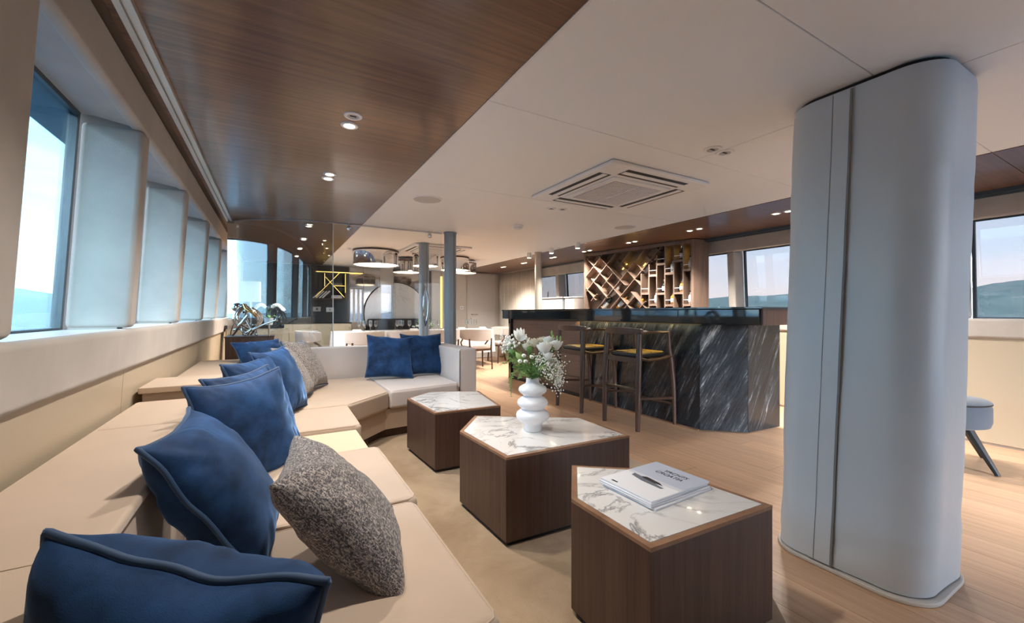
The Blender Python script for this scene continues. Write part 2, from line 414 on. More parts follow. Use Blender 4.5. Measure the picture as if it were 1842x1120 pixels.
def XL(z): return -.48-.06*(CEIL-z)
def XR(z): return 5.02+.06*(CEIL-z)
SILL, HEAD = 1.035, 1.89
L_op = [(1.45, 2.36), (2.46, 3.37), (3.47, 4.40), (4.50, 5.40), (5.50, 6.42), (6.52, 7.43), (7.53, 8.45)]
R_pil = [(-.6, -.5), (.15, .25), (1.15, 1.25), (2.15, 2.25), (3.16, 3.26), (4.15, 4.25), (5.1, 5.2), (6.0, 6.1), (6.9, 7.0), (7.95, 8.05)]
R_op = [(R_pil[i][1], R_pil[i+1][0]) for i in range(len(R_pil)-1)]
def wall_side(name, X, sgn, ops, sill, head, band_lo):
    D = .20                                  # depth of the reveal
    mb = MB()
    mb.extr([(X(0)+sgn*.03, 0), (X(sill)+sgn*.03, sill-.02), (X(sill)+sgn*(D+.035), sill-.02), (X(0)+sgn*(D+.035), 0)], Y0, Y1)
    mb.extr([(X(head)+sgn*.03, head+.03), (X(CEIL)+sgn*.03, CEIL+.016), (X(CEIL)+sgn*(D+.035), CEIL+.016), (X(head)+sgn*(D+.035), head+.03)], Y0, Y1)
    edges = [Y0]+[e for op in ops for e in op]+[Y1]
    solids = [(edges[i], edges[i+1]) for i in range(0, len(edges), 2)]
    for a, b_ in solids:
        mb.extr([(X(sill)+sgn*.04, sill-.02), (X(head)+sgn*.04, head+.03), (X(head)+sgn*(D+.035), head+.03), (X(sill)+sgn*(D+.035), sill-.02)], a+.012, b_-.012)
    w = struct(name, mb, 'wall_body')
    # padded pieces
    vm = MB().extr([(X(head), head), (X(CEIL), CEIL-.003), (X(CEIL)+sgn*.05, CEIL-.003), (X(head)+sgn*.05, head)], Y0, Y1)
    obj('valance', vm, wall_f, w, bevel=.018, seg=4)
    bm_ = MB().extr([(X(band_lo)-sgn*.012, band_lo), (X(sill)-sgn*.012, sill-.005), (X(sill)+sgn*.04, sill-.005), (X(band_lo)+sgn*.04, band_lo)], Y0, Y1)
    obj('padded_band', bm_, wall_f, w, bevel=.022, seg=4)
    for a, b_ in solids:
        pm = MB().extr([(X(sill)-sgn*.004, sill), (X(head)-sgn*.004, head+.002), (X(head)+sgn*D, head+.002), (X(sill)+sgn*D, sill)], a, b_)
        obj('pillar_pad', pm, wall_f, w, bevel=.022, seg=4)
    y = Y0; k = 0
    while y < Y1:
        e = min(y+1.0, Y1)
        obj('lower_panel', MB().extr([(X(.02)+sgn*.012, .02), (X(band_lo)+sgn*.012, band_lo+.01), (X(band_lo)+sgn*.035, band_lo+.01), (X(.02)+sgn*.035, .02)], y+.002, e-.002), 'cream_panel', w, bevel=.003)
        y += 1.0
    for a, b_ in ops:
        obj('soffit_pad', MB().extr([(X(head)+sgn*.03, head+.004), (X(head)+sgn*(D-.005), head+.03), (X(head)+sgn*(D-.005), head+.05), (X(head)+sgn*.03, head+.05)], a+.003, b_-.003), wall_f, w, bevel=.004)
        obj('sill_board', MB().extr([(X(sill)+sgn*.01, sill-.004), (X(sill)+sgn*(D-.005), sill-.004), (X(sill)+sgn*(D-.005), sill-.03), (X(sill)+sgn*.01, sill-.03)], a+.003, b_-.003), white_plastic, w, bevel=.004)
    return w, D
mat('wall_body', (.5, .45, .40), .8)
wl, DL = wall_side('wall_left', XL, -1, L_op, SILL, HEAD, .855)
wr, DR = wall_side('wall_right', XR, 1, R_op, 1.055, 1.87, .89)
def window(n, X, sgn, op, sill, head, D, pm):
    a, b_ = op; f = .022
    def q(y0, y1, z0, z1, t=.03, off=0):
        xa, xb = X(z0)+sgn*(D+off), X(z1)+sgn*(D+off)
        return [(xa, z0), (xb, z1), (xb+sgn*t, z1), (xa+sgn*t, z0)], y0, y1
    mb = MB()
    for args in (q(a, a+f, sill-.02, head+.03), q(b_-f, b_, sill-.02, head+.03), q(a+f, b_-f, sill-.02, sill+.004), q(a+f, b_-f, head+.012, head+.03)):
        mb.extr(*args)
    w = struct('window_%d' % n, mb, dark_frame)
    obj('pane', MB().extr(*q(a+.01, b_-.01, sill-.02, head+.03, .006, .012)), pm, w)
    return w
wn = 0
for op in L_op:
    wn += 1; window(wn, XL, -1, op, SILL, HEAD, DL, pane_l)
    portal((XL(1.45)-DL-.1, (op[0]+op[1])/2, 1.46), (0, -PI/2, 0), .9, op[1]-op[0])
for op in R_op:
    wn += 1; window(wn, XR, 1, op, 1.055, 1.87, DR, pane_r)
    portal((XR(1.45)+DR+.1, (op[0]+op[1])/2, 1.46), (0, PI/2, 0), .9, op[1]-op[0])
# aft end, unseen: glazed doorway sized and placed for fill light
am = MB().box(-.75, 2.3, Y0-.12, Y0, 0, CEIL).box(4.85, 5.4, Y0-.12, Y0, 0, CEIL).box(2.3, 4.85, Y0-.12, Y0, 2.0, CEIL)
struct('wall_rear', am, beige_wall)
portal((3.575, Y0-.06, 1.0), (PI/2, 0, 0), 2.55, 2.0)
wn += 1
ad = MB().box(2.3, 2.36, Y0-.10, Y0-.04, .02, 2.0).box(4.79, 4.85, Y0-.10, Y0-.04, .02, 2.0).box(3.54, 3.61, Y0-.10, Y0-.04, .02, 2.0)
dd = struct('door_2', ad, dark_frame)
for xa, xb in ((2.36, 3.54), (3.61, 4.79)): obj('pane', MB().box(xa, xb, Y0-.075, Y0-.069, .02, 2.0), glass('pane_aft%d' % xa, (.60, .61, .63), .04), dd)
struct('sun_blocker_roof', MB().box(-1.2, 5.9, Y0-4.5, Y0, 2.24, 2.34), 'overhang_paint')  # unseen aft roof slab, added to keep sun out of the doorway
struct('sun_blocker_side', MB().box(-1.2, -1.1, Y0-4.5, Y0-.12, -.12, 2.24), 'overhang_paint')  # unseen side slab, added to block sun from port

# far wall; two added slots of outdoor view imitate reflections
FW = Y1
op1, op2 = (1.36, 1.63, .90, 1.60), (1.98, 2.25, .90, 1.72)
fm = MB()
def fbox(x0, x1, z0, z1): fm.box(x0, x1, FW, FW+.15, z0, z1)
fbox(-.85, op1[0], 0, CEIL); fbox(op1[0], op1[1], 0, op1[2]); fbox(op1[0], op1[1], op1[3], CEIL)
fbox(op1[1], op2[0], 0, CEIL); fbox(op2[0], op2[1], 0, op2[2]); fbox(op2[0], op2[1], op2[3], CEIL); fbox(op2[1], 5.5, 0, CEIL)
wf = struct('wall_far', fm, beige_wall)
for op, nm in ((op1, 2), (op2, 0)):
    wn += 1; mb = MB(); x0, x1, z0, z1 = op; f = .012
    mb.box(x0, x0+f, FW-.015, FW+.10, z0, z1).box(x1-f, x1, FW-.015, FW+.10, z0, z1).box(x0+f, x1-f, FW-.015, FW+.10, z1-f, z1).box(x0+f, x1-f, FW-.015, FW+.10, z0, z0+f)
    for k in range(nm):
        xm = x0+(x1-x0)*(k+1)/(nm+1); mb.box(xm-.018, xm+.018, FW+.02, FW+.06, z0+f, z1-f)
    w = struct('window_%d' % wn, mb, white_plastic)  # added slot, stands in for a reflected strip of sky and sea
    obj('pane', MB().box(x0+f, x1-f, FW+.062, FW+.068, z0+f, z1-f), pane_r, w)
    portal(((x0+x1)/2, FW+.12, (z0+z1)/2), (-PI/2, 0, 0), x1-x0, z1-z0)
# dark cladding, mirror panel, brown strip, white panel, LED strip on the far wall
obj('slate_panel', MB().box(-.50, .62, FW-.03, FW-.001, .91, CEIL-.02), slate, wf)
obj('slate_panel', MB().box(.625, 1.345, FW-.03, FW-.001, .91, CEIL-.02), slate, wf)
obj('mirror_panel', MB().box(1.64, 1.97, FW-.012, FW-.001, .10, CEIL-.02), mat('smoked_mirror', (.42, .40, .37), .06, metal=1.0), wf)
obj('mirror_panel', MB().box(2.26, 3.0, FW-.012, FW-.001, .10, CEIL-.02), 'smoked_mirror', wf)
obj('mirror_panel', MB().box(1.365, 1.63, FW-.012, FW-.001, 1.61, CEIL-.02), 'smoked_mirror', wf)
obj('brown_strip', MB().box(3.0, 3.09, FW-.05, FW-.001, .02, CEIL-.02), mat('brown_strip', (.10, .075, .055), .4), wf)
obj('white_panel', MB().box(3.11, 3.31, FW-.03, FW-.001, .02, CEIL-.02), mat('white_panel', (.62, .58, .53), .5), wf)
obj('light_strip', MB().box(3.335, 3.365, FW-.02, FW-.001, .75, 1.93), led_y, wf)
# door
d1 = struct('door_1', MB().box(4.03, 4.73, FW-.03, FW+.001, .01, 2.01), mat('door_paint', (.56, .53, .50), .4), bevel=.004)
fr = MB().box(3.99, 4.03, FW-.035, FW, 0, 2.04).box(4.73, 4.77, FW-.035, FW, 0, 2.04).box(4.03, 4.73, FW-.035, FW, 2.01, 2.04)
obj('door_frame', fr, beige_wall, d1)
hm = MB().tube([(4.10, FW-.03, 1.06), (4.10, FW-.08, 1.06), (4.24, FW-.085, 1.06)], .010, 8); hm.lathe([(.025, -.004), (.025, .004)], (4.10, FW-.034, .96), 12)
obj('door_handle', hm, mat('handle_bronze', (.42, .32, .22), .3, metal=.9), d1)
# curtain tracks
tm = MB().box(-.425, -.405, Y0, 5.16, CEIL-.022, CEIL).box(-.395, -.375, Y0, 5.16, CEIL-.022, CEIL).box(-.405, -.395, Y0, 5.16, CEIL-.010, CEIL)
struct('trim_2', tm, alu)
tm = MB().box(4.87, 4.99, Y0, 3.46, CEIL-.030, CEIL-.001).box(4.90, 4.91, Y0, 3.46, CEIL-.04, CEIL-.03).box(4.94, 4.95, Y0, 3.46, CEIL-.04, CEIL-.03).box(4.90, 4.98, 5.32, 7.4, CEIL-.018, CEIL-.001)
struct('trim_3', tm, dark_frame)
# thin bright lip along the two wood/white ceiling borders
struct('trim_4', MB().box(.838, .848, Y0, Y1, CEIL-.004, CEIL+.001), white_plastic)
struct('trim_5', MB().box(3.732, 3.742, Y0, Y1, CEIL-.004, CEIL+.001), wood_ceil)


# ------------------------------------------------------------------ ceiling fittings
def downlight(x, y, lit, label, group, power=None, r=.042):
    t = thing('downlight', (x, y, CEIL), label, 'downlight', group)
    n = MB().lathe([(r*.62, -.001), (r*.66, -.006), (r, -.005), (r+.002, 0)], (x, y, CEIL), 20, cap=False)
    obj('bezel', n, white_plastic, t, smooth=True)
    if lit:
        obj('lens', MB().lathe([(r*.62, -.003), (.001, -.0035)], (x, y, CEIL), 16, cap=False), lamp_on, t)
        l = bpy.data.lights.new('lamp', 'SPOT'); l.energy = power or SPOT; l.color = (1.0, .93, .85); l.spot_size = math.radians(125); l.spot_blend = .7; l.shadow_soft_size = .035
        o = bpy.data.objects.new('lamp', l); C.objects.link(o); o.parent = t; o.location = (0, 0, -.02)
    else:
        obj('lens', MB().lathe([(r*.62, -.002), (.001, -.0025)], (x, y, CEIL), 16, cap=False), mat_grey, t)
        obj('slot', MB().box(x-r*.35, x+r*.35, y-r*.12, y+r*.12, CEIL-.0045, CEIL-.0025), black_matte, t)
    return t
mat_grey = mat('lens_grey', (.45, .44, .43), .3)
GL = 'recessed downlights in the wood ceiling over the sofa'
pairs = [(1.16, 1.28), (2.146, 2.264), (3.13, 3.235), (5.02, 5.13), (6.0, 6.1), (6.93, 7.03), (7.9, 8.0)]
far_words = ['just out of the top of the picture', 'nearest to the viewer', 'midway along', 'just in front of the curved glass', 'first beyond the glass screen', 'second beyond the glass screen', 'farthest over the dining end']
for i, (a, b_) in enumerate(pairs):
    for k, y in enumerate((a, b_)):
        lit = not (i == 1 and k == 0)
        if i == 0 and k == 1: continue
        downlight(.335, y, lit, ('lit' if lit else 'unlit')+' downlight over the sofa, pair %s, %s one' % (far_words[i], ('front', 'rear')[1-k] if False else ('nearer', 'farther')[k]), GL, SPOT*.62)
for k, (x, y) in enumerate([(.583, 6.03), (.682, 6.742), (.801, 7.574)]):
    downlight(x, y, True, 'small lit ceiling spot beside the glass joint, %s one' % ('nearest', 'middle', 'farthest')[k], 'small spots over the dining end', 14, .028)
for k, (x, y) in enumerate([(2.236, 1.535), (2.346, 1.53), (2.223, 3.152), (2.325, 3.118)]):
    downlight(x, y, False, 'unlit slotted white spot, %s of the pair %s the air conditioner' % (('left', 'right')[k % 2], ('in front of', 'beyond')[k//2]), 'unlit slotted spots in the white ceiling', None, .05 if k < 2 else .042)
rp = [(1.25, 1.35), (2.115, 2.227), (3.064, 3.191), (4.042, 4.156), (4.969, 5.103), (5.87, 5.97), (6.814, 6.917), (7.63, 7.73)]
rw = ['hidden behind the padded column', 'beside the padded column', 'above the near end of the wine rack', 'above the middle of the wine rack', 'above the far end of the wine rack', 'between wine rack and beige post', 'beyond the beige post', 'in front of the curtain']
for i, (a, b_) in enumerate(rp):
    for k, y in enumerate((a, b_)):
        downlight(4.222-(.012*max(0, i-4)), y, True, 'lit bar downlight %s, %s one' % (rw[i], ('nearer', 'farther')[k]), 'downlights in the wood ceiling over the bar', SPOT*.4 if i == 0 else None)
for k, (x, y) in enumerate([(1.127, 3.41), (3.414, 3.42)]):
    t = thing('ceiling_speaker', (x, y, CEIL), 'round flush white ceiling speaker %s' % ('beside the wood ceiling edge', 'in front of the wine rack')[k], 'speaker')
    obj('grille', MB().lathe([(.001, -.006), (.10, -.006), (.115, -.004)], (x, y, CEIL), 32, cap=False), mat('speaker_grille%d' % k, (.60, .57, .55), .7), t, smooth=True)
    obj('bezel', MB().lathe([(.112, -.002), (.115, -.008), (.122, -.006), (.126, 0)], (x, y, CEIL), 32, cap=False), white_ceil, t, smooth=True)
x, y = 2.33, 3.936
t = thing('smoke_detector', (x, y, CEIL), 'white domed smoke detector on the ceiling beyond the air conditioner', 'detector')
obj('mount', MB().lathe([(.055, 0), (.055, -.018), (.05, -.022)], (x, y, CEIL), 24), white_plastic, t, smooth=True)
obj('dome', MB().lathe([(.042, -.022), (.046, -.034), (.036, -.046), (.012, -.052), (.001, -.052)], (x, y, CEIL), 24), white_plastic, t, smooth=True)
for k, (x, y) in enumerate([(3.611, 4.5), (3.584, 5.081), (3.574, 5.687)]):
    t = thing('surface_spot', (x, y, CEIL), 'small white cylinder spot under the ceiling over the bar, %s one' % ('nearest', 'middle', 'farthest')[k], 'spot lamp', 'surface spots over the bar')
    obj('housing', MB().lathe([(.036, 0), (.036, -.075), (.030, -.080)], (x, y, CEIL), 18, cap=False), white_plastic, t, smooth=True)
    obj('lens', MB().lathe([(.030, -.078), (.001, -.079)], (x, y, CEIL), 14, cap=False), lamp_on, t)
    l = bpy.data.lights.new('lamp', 'SPOT'); l.energy = SPOT*.8; l.color = (1, .90, .78); l.spot_size = math.radians(110); l.spot_blend = .7; l.shadow_soft_size = .03
    o = bpy.data.objects.new('lamp', l); C.objects.link(o); o.parent = t; o.location = (0, 0, -.10)
    t2 = thing('sensor_button', (x+.09, y-.06, CEIL), 'small round white sensor beside the %s spot over the bar' % ('nearest', 'middle', 'farthest')[k], 'sensor')
    obj('cap', MB().lathe([(.024, 0), (.022, -.010), (.001, -.012)], (x+.09, y-.06, CEIL), 14), white_plastic, t2, smooth=True)
# air conditioner
def aircon(cx, cy, s, label):
    t = thing('air_conditioner', (cx, cy, CEIL), label, 'air conditioner')
    z = CEIL; h = s/2
    mb = MB().prism([(cx-h, cy-h), (cx+h, cy-h), (cx+h, cy+h), (cx-h, cy+h)], z-.030, z-.001); 
    obj('panel', mb, white_plastic, t, bevel=.022, seg=4)
    g = h*.60
    obj('intake_frame', MB().prism([(cx-g, cy-g), (cx+g, cy-g), (cx+g, cy+g), (cx-g, cy+g)], z-.042, z-.028), white_plastic, t, bevel=.008, seg=3)
    gi = obj('intake_grille', MB().box(cx-g*.82, cx+g*.82, cy-g*.82, cy+g*.82, z-.044, z-.040), mat_grey, t)
    n = 22
    for k in range(n):
        yy = cy-g*.8+1.6*g*k/(n-1)
        obj('slat', MB().box(cx-g*.82, cx+g*.82, yy-.003, yy+.003, z-.048, z-.043), white_plastic, gi)
    obj('crossbar', MB().box(cx-.006, cx+.006, cy-g*.82, cy+g*.82, z-.050, z-.044), white_plastic, gi)
    a, b_ = h*.70, h*.62
    for k in range(4):
        R = Matrix.Rotation(k*PI/2, 3, 'Z')
        def rb(x0, x1, y0, y1, z0, z1, tilt=0):
            m_ = MB().box(x0, x1, y0, y1, z0, z1)
            m_.v = [tuple(R @ Vector((p[0], p[1], 0))+Vector((cx, cy, p[2]))) for p in m_.v]; return m_
        sl = obj('air_slot', rb(-b_, b_, -h*.90, -h*.68, z-.0315, z-.0295), black_matte, t)
        obj('flap', rb(-b_, b_, -h*.835, -h*.745, z-.037, z-.031), white_plastic, sl, bevel=.003)
    return t
aircon(2.30, 2.40, .95, 'white ceiling cassette air conditioner with black air slots before the bar')
aircon(2.10, 6.0, .85, 'white ceiling cassette air conditioner beyond the glass screen')
# drum lamps over the dining table
for k, (x, y, r, zb, zt, lb) in enumerate([(1.37, 6.62, .335, 1.83, 2.045, 'largest chrome drum lamp, leftmost over the dining table'),
        (2.02, 7.25, .235, 1.80, 2.0, 'low chrome drum lamp seen behind the farther grey post'),
        (2.13, 6.55, .205, 1.85, 2.045, 'chrome drum lamp half hidden by the farther grey post'),
        (2.72, 6.75, .245, 1.83, 2.045, 'chrome drum lamp half hidden by the nearer grey post'),
        (3.05, 7.05, .20, 1.82, 2.0, 'small chrome drum lamp, rightmost over the dining table')]):
    t = thing('drum_lamp', (x, y, CEIL), lb, 'ceiling lamp', 'chrome drum lamps over the dining table')
    obj('drum', MB().lathe([(r*.98, zb+.004-CEIL), (r, zb-CEIL), (r, zt-CEIL), (r*.9, zt+.004-CEIL), (r*.2, zt+.006-CEIL)], (x, y, CEIL), 40, cap=False), chrome, t, smooth=True)
    obj('diffuser', MB().lathe([(r*.975, zb+.006-CEIL), (r*.5, zb-.006-CEIL), (.001, zb-.010-CEIL)], (x, y, CEIL), 40, cap=False), drum_on, t, smooth=True)
    obj('top_rim', MB().lathe([(r*1.012, zt-.012-CEIL), (r*1.012, zt+.006-CEIL), (r*.9, zt+.007-CEIL)], (x, y, CEIL), 40, cap=False), wood_dark, t, smooth=True)
    obj('ceiling_rose', MB().lathe([(.05, 0), (.05, zt-CEIL)], (x, y, CEIL), 16), chrome, t, smooth=True)

# ------------------------------------------------------------------ padded column and posts
def rrect(x0, x1, y0, y1, r, n=8):
    pts = []
    for cx, cy, a0 in ((x1-r, y1-r, 0), (x0+r, y1-r, 90), (x0+r, y0+r, 180), (x1-r, y0+r, 270)):
        for k in range(n+1):
            a = math.radians(a0+90*k/n); pts.append((cx+r*math.cos(a), cy+r*math.sin(a)))
    return pts
cx0, cx1, cy0, cy1 = 2.055, 2.54, .565, 1.115
t = thing('padded_column', (2.3, .84, 0), 'large rounded column wrapped in grey-white padded leather beside the coffee tables', 'column')
def col_pts(z):
    u = z/CEIL; return (.035*u, -.045*u)
base = []
for p, q in zip(rrect(cx0, cx1, cy0, cy1, .135, 9), rrect(cx0, cx1, cy0, cy1, .135, 9)[1:]+[rrect(cx0, cx1, cy0, cy1, .135, 9)[0]]):
    dseg = math.hypot(q[0]-p[0], q[1]-p[1]); k = max(1, int(dseg/.03))
    for i in range(k): base.append((p[0]+(q[0]-p[0])*i/k, p[1]+(q[1]-p[1])*i/k))
nz = 84; nb = len(base); mb = MB(); vs = []
ccx, ccy = (cx0+cx1)/2, (cy0+cy1)/2
for j in range(nz+1):
    z = .022+(CEIL-.020-.022)*j/nz; dx, dy = col_pts(z)
    e = min(z/.05, (CEIL-z)/.05, 1); e = math.sqrt(max(0, e))
    for (x, y) in base:
        nx, ny = x-ccx, y-ccy; L = math.hypot(nx, ny)
        w = .011*noise.noise((x*3+z*1.5, y*3, z*9))*math.exp(-z/.35)+.006*noise.noise((x*4, y*4, z*2.2))+.010*noise.noise((x*5+z*6, y*6-z*5, z*14))*math.exp(-z/.20)+.008*noise.noise((y*7, z*10, x))*math.exp(-((z-1.62)/.12)**2)
        k = 1-.028*(1-e)+w/L
        vs.append((ccx+nx*k+dx, ccy+ny*k+dy, z))
fs = [(j*nb+i, j*nb+(i+1) % nb, (j+1)*nb+(i+1) % nb, (j+1)*nb+i) for j in range(nz) for i in range(nb)]
fs += [tuple(range(nb-1, -1, -1)), tuple(nz*nb+i for i in range(nb))]
obj('cover', mb.add(vs, fs), leather, t, smooth=True, angle=60)
# overlap flap down the left face, with its stitch lines
def flap(y0, y1, off, m, name, par, zt=CEIL-.03, zb=.025, thick=.006, wav=.006):
    mb = MB(); vs = []; n = 60
    for j in range(n+1):
        z = zb+(zt-zb)*j/n; dx, dy = col_pts(z); w = wav*noise.noise((0, 0, z*2.3))+.010*(1-z/CEIL)*0
        y_sh = .05*(z/CEIL)
        for (yy, xo) in ((y0, 0), (y0, -thick), (y1, -thick), (y1, 0)):
            vs.append((cx0-off+xo+dx+.003*noise.noise((0, 4, z*5))*(xo != 0), yy+w+dy-y_sh*.4, z))
    fs = [(j*4+i, (j+1)*4+i, (j+1)*4+(i+1) % 4, j*4+(i+1) % 4) for j in range(n) for i in range(4)]+[(0, 1, 2, 3), (n*4+3, n*4+2, n*4+1, n*4)]
    return obj(name, mb.add(vs, fs), m, par, smooth=True, angle=50)
fp = flap(.862, .945, .002, leather, 'cover_flap', t)
flap(.856, .864, .007, mat('flap_edge', (.20, .21, .22), .6), 'edge_piping', fp, thick=.004)
flap(.9245, .9265, .0085, mat('stitch_grey', (.22, .24, .25), .7), 'stitch_line', fp, thick=.001)
bt = rrect(cx0-.012, cx1+.012, cy0-.014, cy1+.012, .145, 9)
obj('base_trim', MB().prism(bt, 0, .016), mat('trim_light', (.60, .57, .53), .5), t, bevel=.004)
tt = rrect(cx0-.004+.035, cx1+.004+.035, cy0-.004-.045, cy1+.004-.045, .14, 9)
obj('top_gap', MB().prism(rrect(cx0+.02+.035, cx1-.02+.035, cy0+.02-.045, cy1-.02-.045, .12, 9), CEIL-.022, CEIL), black_matte, t)
for k, (x, y, r, m, lb) in enumerate([(1.835, 4.70, .072, post_grey, 'round blue-grey steel post rising behind the sofa arm'), (1.80, 5.60, .070, post_grey, 'round blue-grey steel post standing farther into the dining area'), (3.66, 5.55, .055, post_beige, 'slim beige post between bar and starboard windows')]):
    t = thing('steel_post', (x, y, 0), lb, 'post')
    obj('shaft', MB().lathe([(r, .02), (r, CEIL-.012)], (x, y, 0), 28), m, t, smooth=True)
    obj('collar', MB().lathe([(r+.008, CEIL-.016), (r+.008, CEIL-.001)], (x, y, 0), 28), m, t, smooth=True)
    obj('foot_ring', MB().lathe([(r+.012, 0), (r+.012, .02)], (x, y, 0), 28), m, t, smooth=True)
    obj('seam', MB().box(x+r*.30-.002, x+r*.30+.002, y-r*.956-.002, y-r*.93, .03, CEIL-.02), dark_frame, t)

# ------------------------------------------------------------------ glass screen
R_, A_ = 1.25, math.radians(50)
t = thing('glass_screen', (.54, 4.78, 0), 'frameless clear glass screen with a curved left pane behind the sofa', 'glass screen')
def arc(n, rr_):
    return [(.54-rr_*math.sin(A_*k/n), 4.78+R_-rr_*math.cos(A_*k/n)) for k in range(n+1)]
inner, outer = arc(30, R_+.005), arc(30, R_-.005)
mb = MB(); n = 31; vs = [(x, y, z) for z in (.03, CEIL-.012) for (x, y) in inner+outer]
fs = []
for i in range(30):
    fs += [(i, i+1, 2*n+i+1, 2*n+i), (n+i+1, n+i, 3*n+i, 3*n+i+1), (i+1, i, n+i, n+i+1), (2*n+i, 2*n+i+1, 3*n+i+1, 3*n+i)]
fs += [(0, 2*n, 3*n, n), (30, n+30, 3*n+30, 2*n+30)]
obj('curved_pane', mb.add(vs, fs), curved, t, smooth=True)
obj('pane', MB().box(.548, 1.20, 4.775, 4.785, .03, CEIL-.012), clear, t)
dp = obj('glass_door', MB().box(1.205, 1.755, 4.775, 4.785, .03, CEIL-.012), clear, t)
for sy in (-1, 1):
    pts = [(1.545+.030*sy*math.sin(PI*k/14), 4.78-.028*1.0-.02*math.sin(PI*k/14), .94+.48*k/14) for k in range(15)]
    obj('handle', MB().tube(pts, .007, 8), chrome, dp, smooth=True)
obj('joint_profile', MB().box(.540, .548, 4.772, 4.788, .03, CEIL-.012), mat('joint_white', (.75, .76, .76), .3), t)
obj('floor_channel', MB().prism(inner+list(reversed(outer)), 0, .03), alu, t)
obj('floor_channel', MB().box(.54, 1.755, 4.765, 4.795, 0, .03), alu, t)
obj('top_channel', MB().prism(inner+list(reversed(outer)), CEIL-.014, CEIL-.001), alu, t)
obj('top_channel', MB().box(.54, 1.755, 4.773, 4.787, CEIL-.014, CEIL-.001), alu, t)
for (x, y) in ((-.335, 5.165), (.70, 4.765), (1.60, 4.765)):
    cm = MB().tube([(x, y, CEIL), (x, y, CEIL-.03)], .010, 10).ball((x, y-.01, CEIL-.05), .028, 12, 8, (.8, .6, 1))
    obj('clamp', cm, chrome, t, smooth=True)

# ------------------------------------------------------------------ rug
ru = [(.15, .45), (1.20, .45), (1.25, .47), (2.31, 1.55), (2.31, 3.35), (1.75, 4.05), (.15, 4.05)]
ro = tag(obj('rug', MB().prism(ru, 0, .012), rug_m, base=(1.2, 2.2, 0), bevel=.004), 'beige low pile rug with clipped corners under the coffee tables', 'rug')

# ------------------------------------------------------------------ sofas
def piping_loop(poly, z, r, inset=.0):
    pts = []
    n = len(poly)
    for i in range(n):
        a, b_ = Vector(poly[i]), Vector(poly[(i+1) % n]); c_ = Vector(poly[i-1])
        e1 = (a-c_).normalized(); e2 = (b_-a).normalized()
        pts += [tuple(a-e1*.03), tuple(a-e1*.009+e2*.009), tuple(a+e2*.03)]
    return MB().tube([(x, y, z) for x, y in pts], r, 6, closed=True)
def cushion(par, poly, z0, z1, m, bev=.028, pipe=True):
    o = obj('seat_cushion', MB().prism(poly, z0, z1), m, par, bevel=bev, seg=4)
    if pipe:
        cxx = sum(p[0] for p in poly)/len(poly); cyy = sum(p[1] for p in poly)/len(poly)
        pl = []
        for x, y in poly:
            d = Vector((cxx-x, cyy-y)).normalized(); pl.append((x+d.x*.014, y+d.y*.014))
        obj('piping', piping_loop(pl, z1-.007, .0045), m, o, smooth=True)
    return o
SZ, DZ = .43, .685
t = thing('window_sofa', (.1, 1.5, 0), 'long beige sofa below the port windows, nearest to the viewer', 'sofa')
cushion(t, [(-.24, .80), (.44, .80), (.44, 1.478), (-.24, 1.478)], .27, SZ, sofa_f)
cushion(t, [(-.24, 1.486), (.46, 1.486), (.46, 2.165), (-.24, 2.165)], .27, SZ, sofa_f)
obj('base', MB().box(-.50, .40, .76, 2.165, .09, .268), sofa_f, t, bevel=.006)
obj('plinth', MB().box(-.46, .34, .80, 2.14, .012, .09), wood_dark, t)
obj('backrest', MB().prism([(-.50, .76), (-.26, .76), (-.26, 2.165), (-.50, 2.165)], .268, .655, [(-.50, .76), (-.275, .76), (-.275, 2.165), (-.50, 2.165)]), sofa_f, t, bevel=.01)
for (a, b_) in ((.72, 2.0), (2.002, 2.54)):
    obj('back_ledge', MB().box(-.552, -.262, a, b_, .657, DZ), sofa_f, t, bevel=.010, seg=3)
obj('stitch_line', MB().tube([(-.54, .985, DZ+.0005), (-.27, .985, DZ+.0005)], .0012, 6), sofa_f, t)
obj('ledge_piping', MB().tube([(-.546, .74, DZ-.004), (-.546, 2.52, DZ-.004)], .005, 6), sofa_f, t, smooth=True)
t = thing('sofa_console', (.0, 2.4, 0), 'beige upholstered step between the two sofas with raised slab at the wall', 'console')
obj('platform', MB().box(-.24, .425, 2.172, 2.612, .09, .405), mat('console_leather', (.66, .53, .37), .5), t, bevel=.006)
obj('plinth', MB().box(-.22, .37, 2.19, 2.60, .012, .09), wood_dark, t)
obj('slab', MB().box(-.556, -.12, 2.565, 2.92, .715, .745), sofa_f, t, bevel=.005)
obj('slab_box', MB().box(-.545, -.262, 2.585, 2.90, .30, .714), sofa_f, t, bevel=.005)
t = thing('corner_sofa', (.6, 3.8, 0), 'beige corner sofa in front of the glass screen with one arm', 'sofa')
cushion(t, [(-.24, 2.62), (.46, 2.62), (.468, 3.225), (-.24, 3.225)], .27, SZ, sofa_f)
cushion(t, [(-.24, 3.232), (.470, 3.232), (.852, 3.606), (.852, 4.585), (-.24, 4.45)], .27, SZ, sofa_f)
cushion(t, [(.858, 3.608), (1.535, 3.71), (1.55, 4.585), (.858, 4.585)], .27, SZ, sofa_g)
obj('base', MB().prism([(-.50, 2.62), (.42, 2.62), (.43, 3.25), (.83, 3.65), (1.56, 3.75), (1.56, 4.60), (-.02, 4.60), (-.02, 4.45), (-.50, 4.45)], .09, .268), sofa_f, t, bevel=.006)
obj('plinth', MB().prism([(-.46, 2.66), (.36, 2.66), (.37, 3.28), (.80, 3.71), (1.52, 3.80), (1.52, 4.56), (.0, 4.56), (.0, 4.43), (-.46, 4.43)], .012, .09), wood_dark, t)
obj('foot', MB().box(.60, .66, 3.50, 3.56, .012, .10), wood_dark, t)
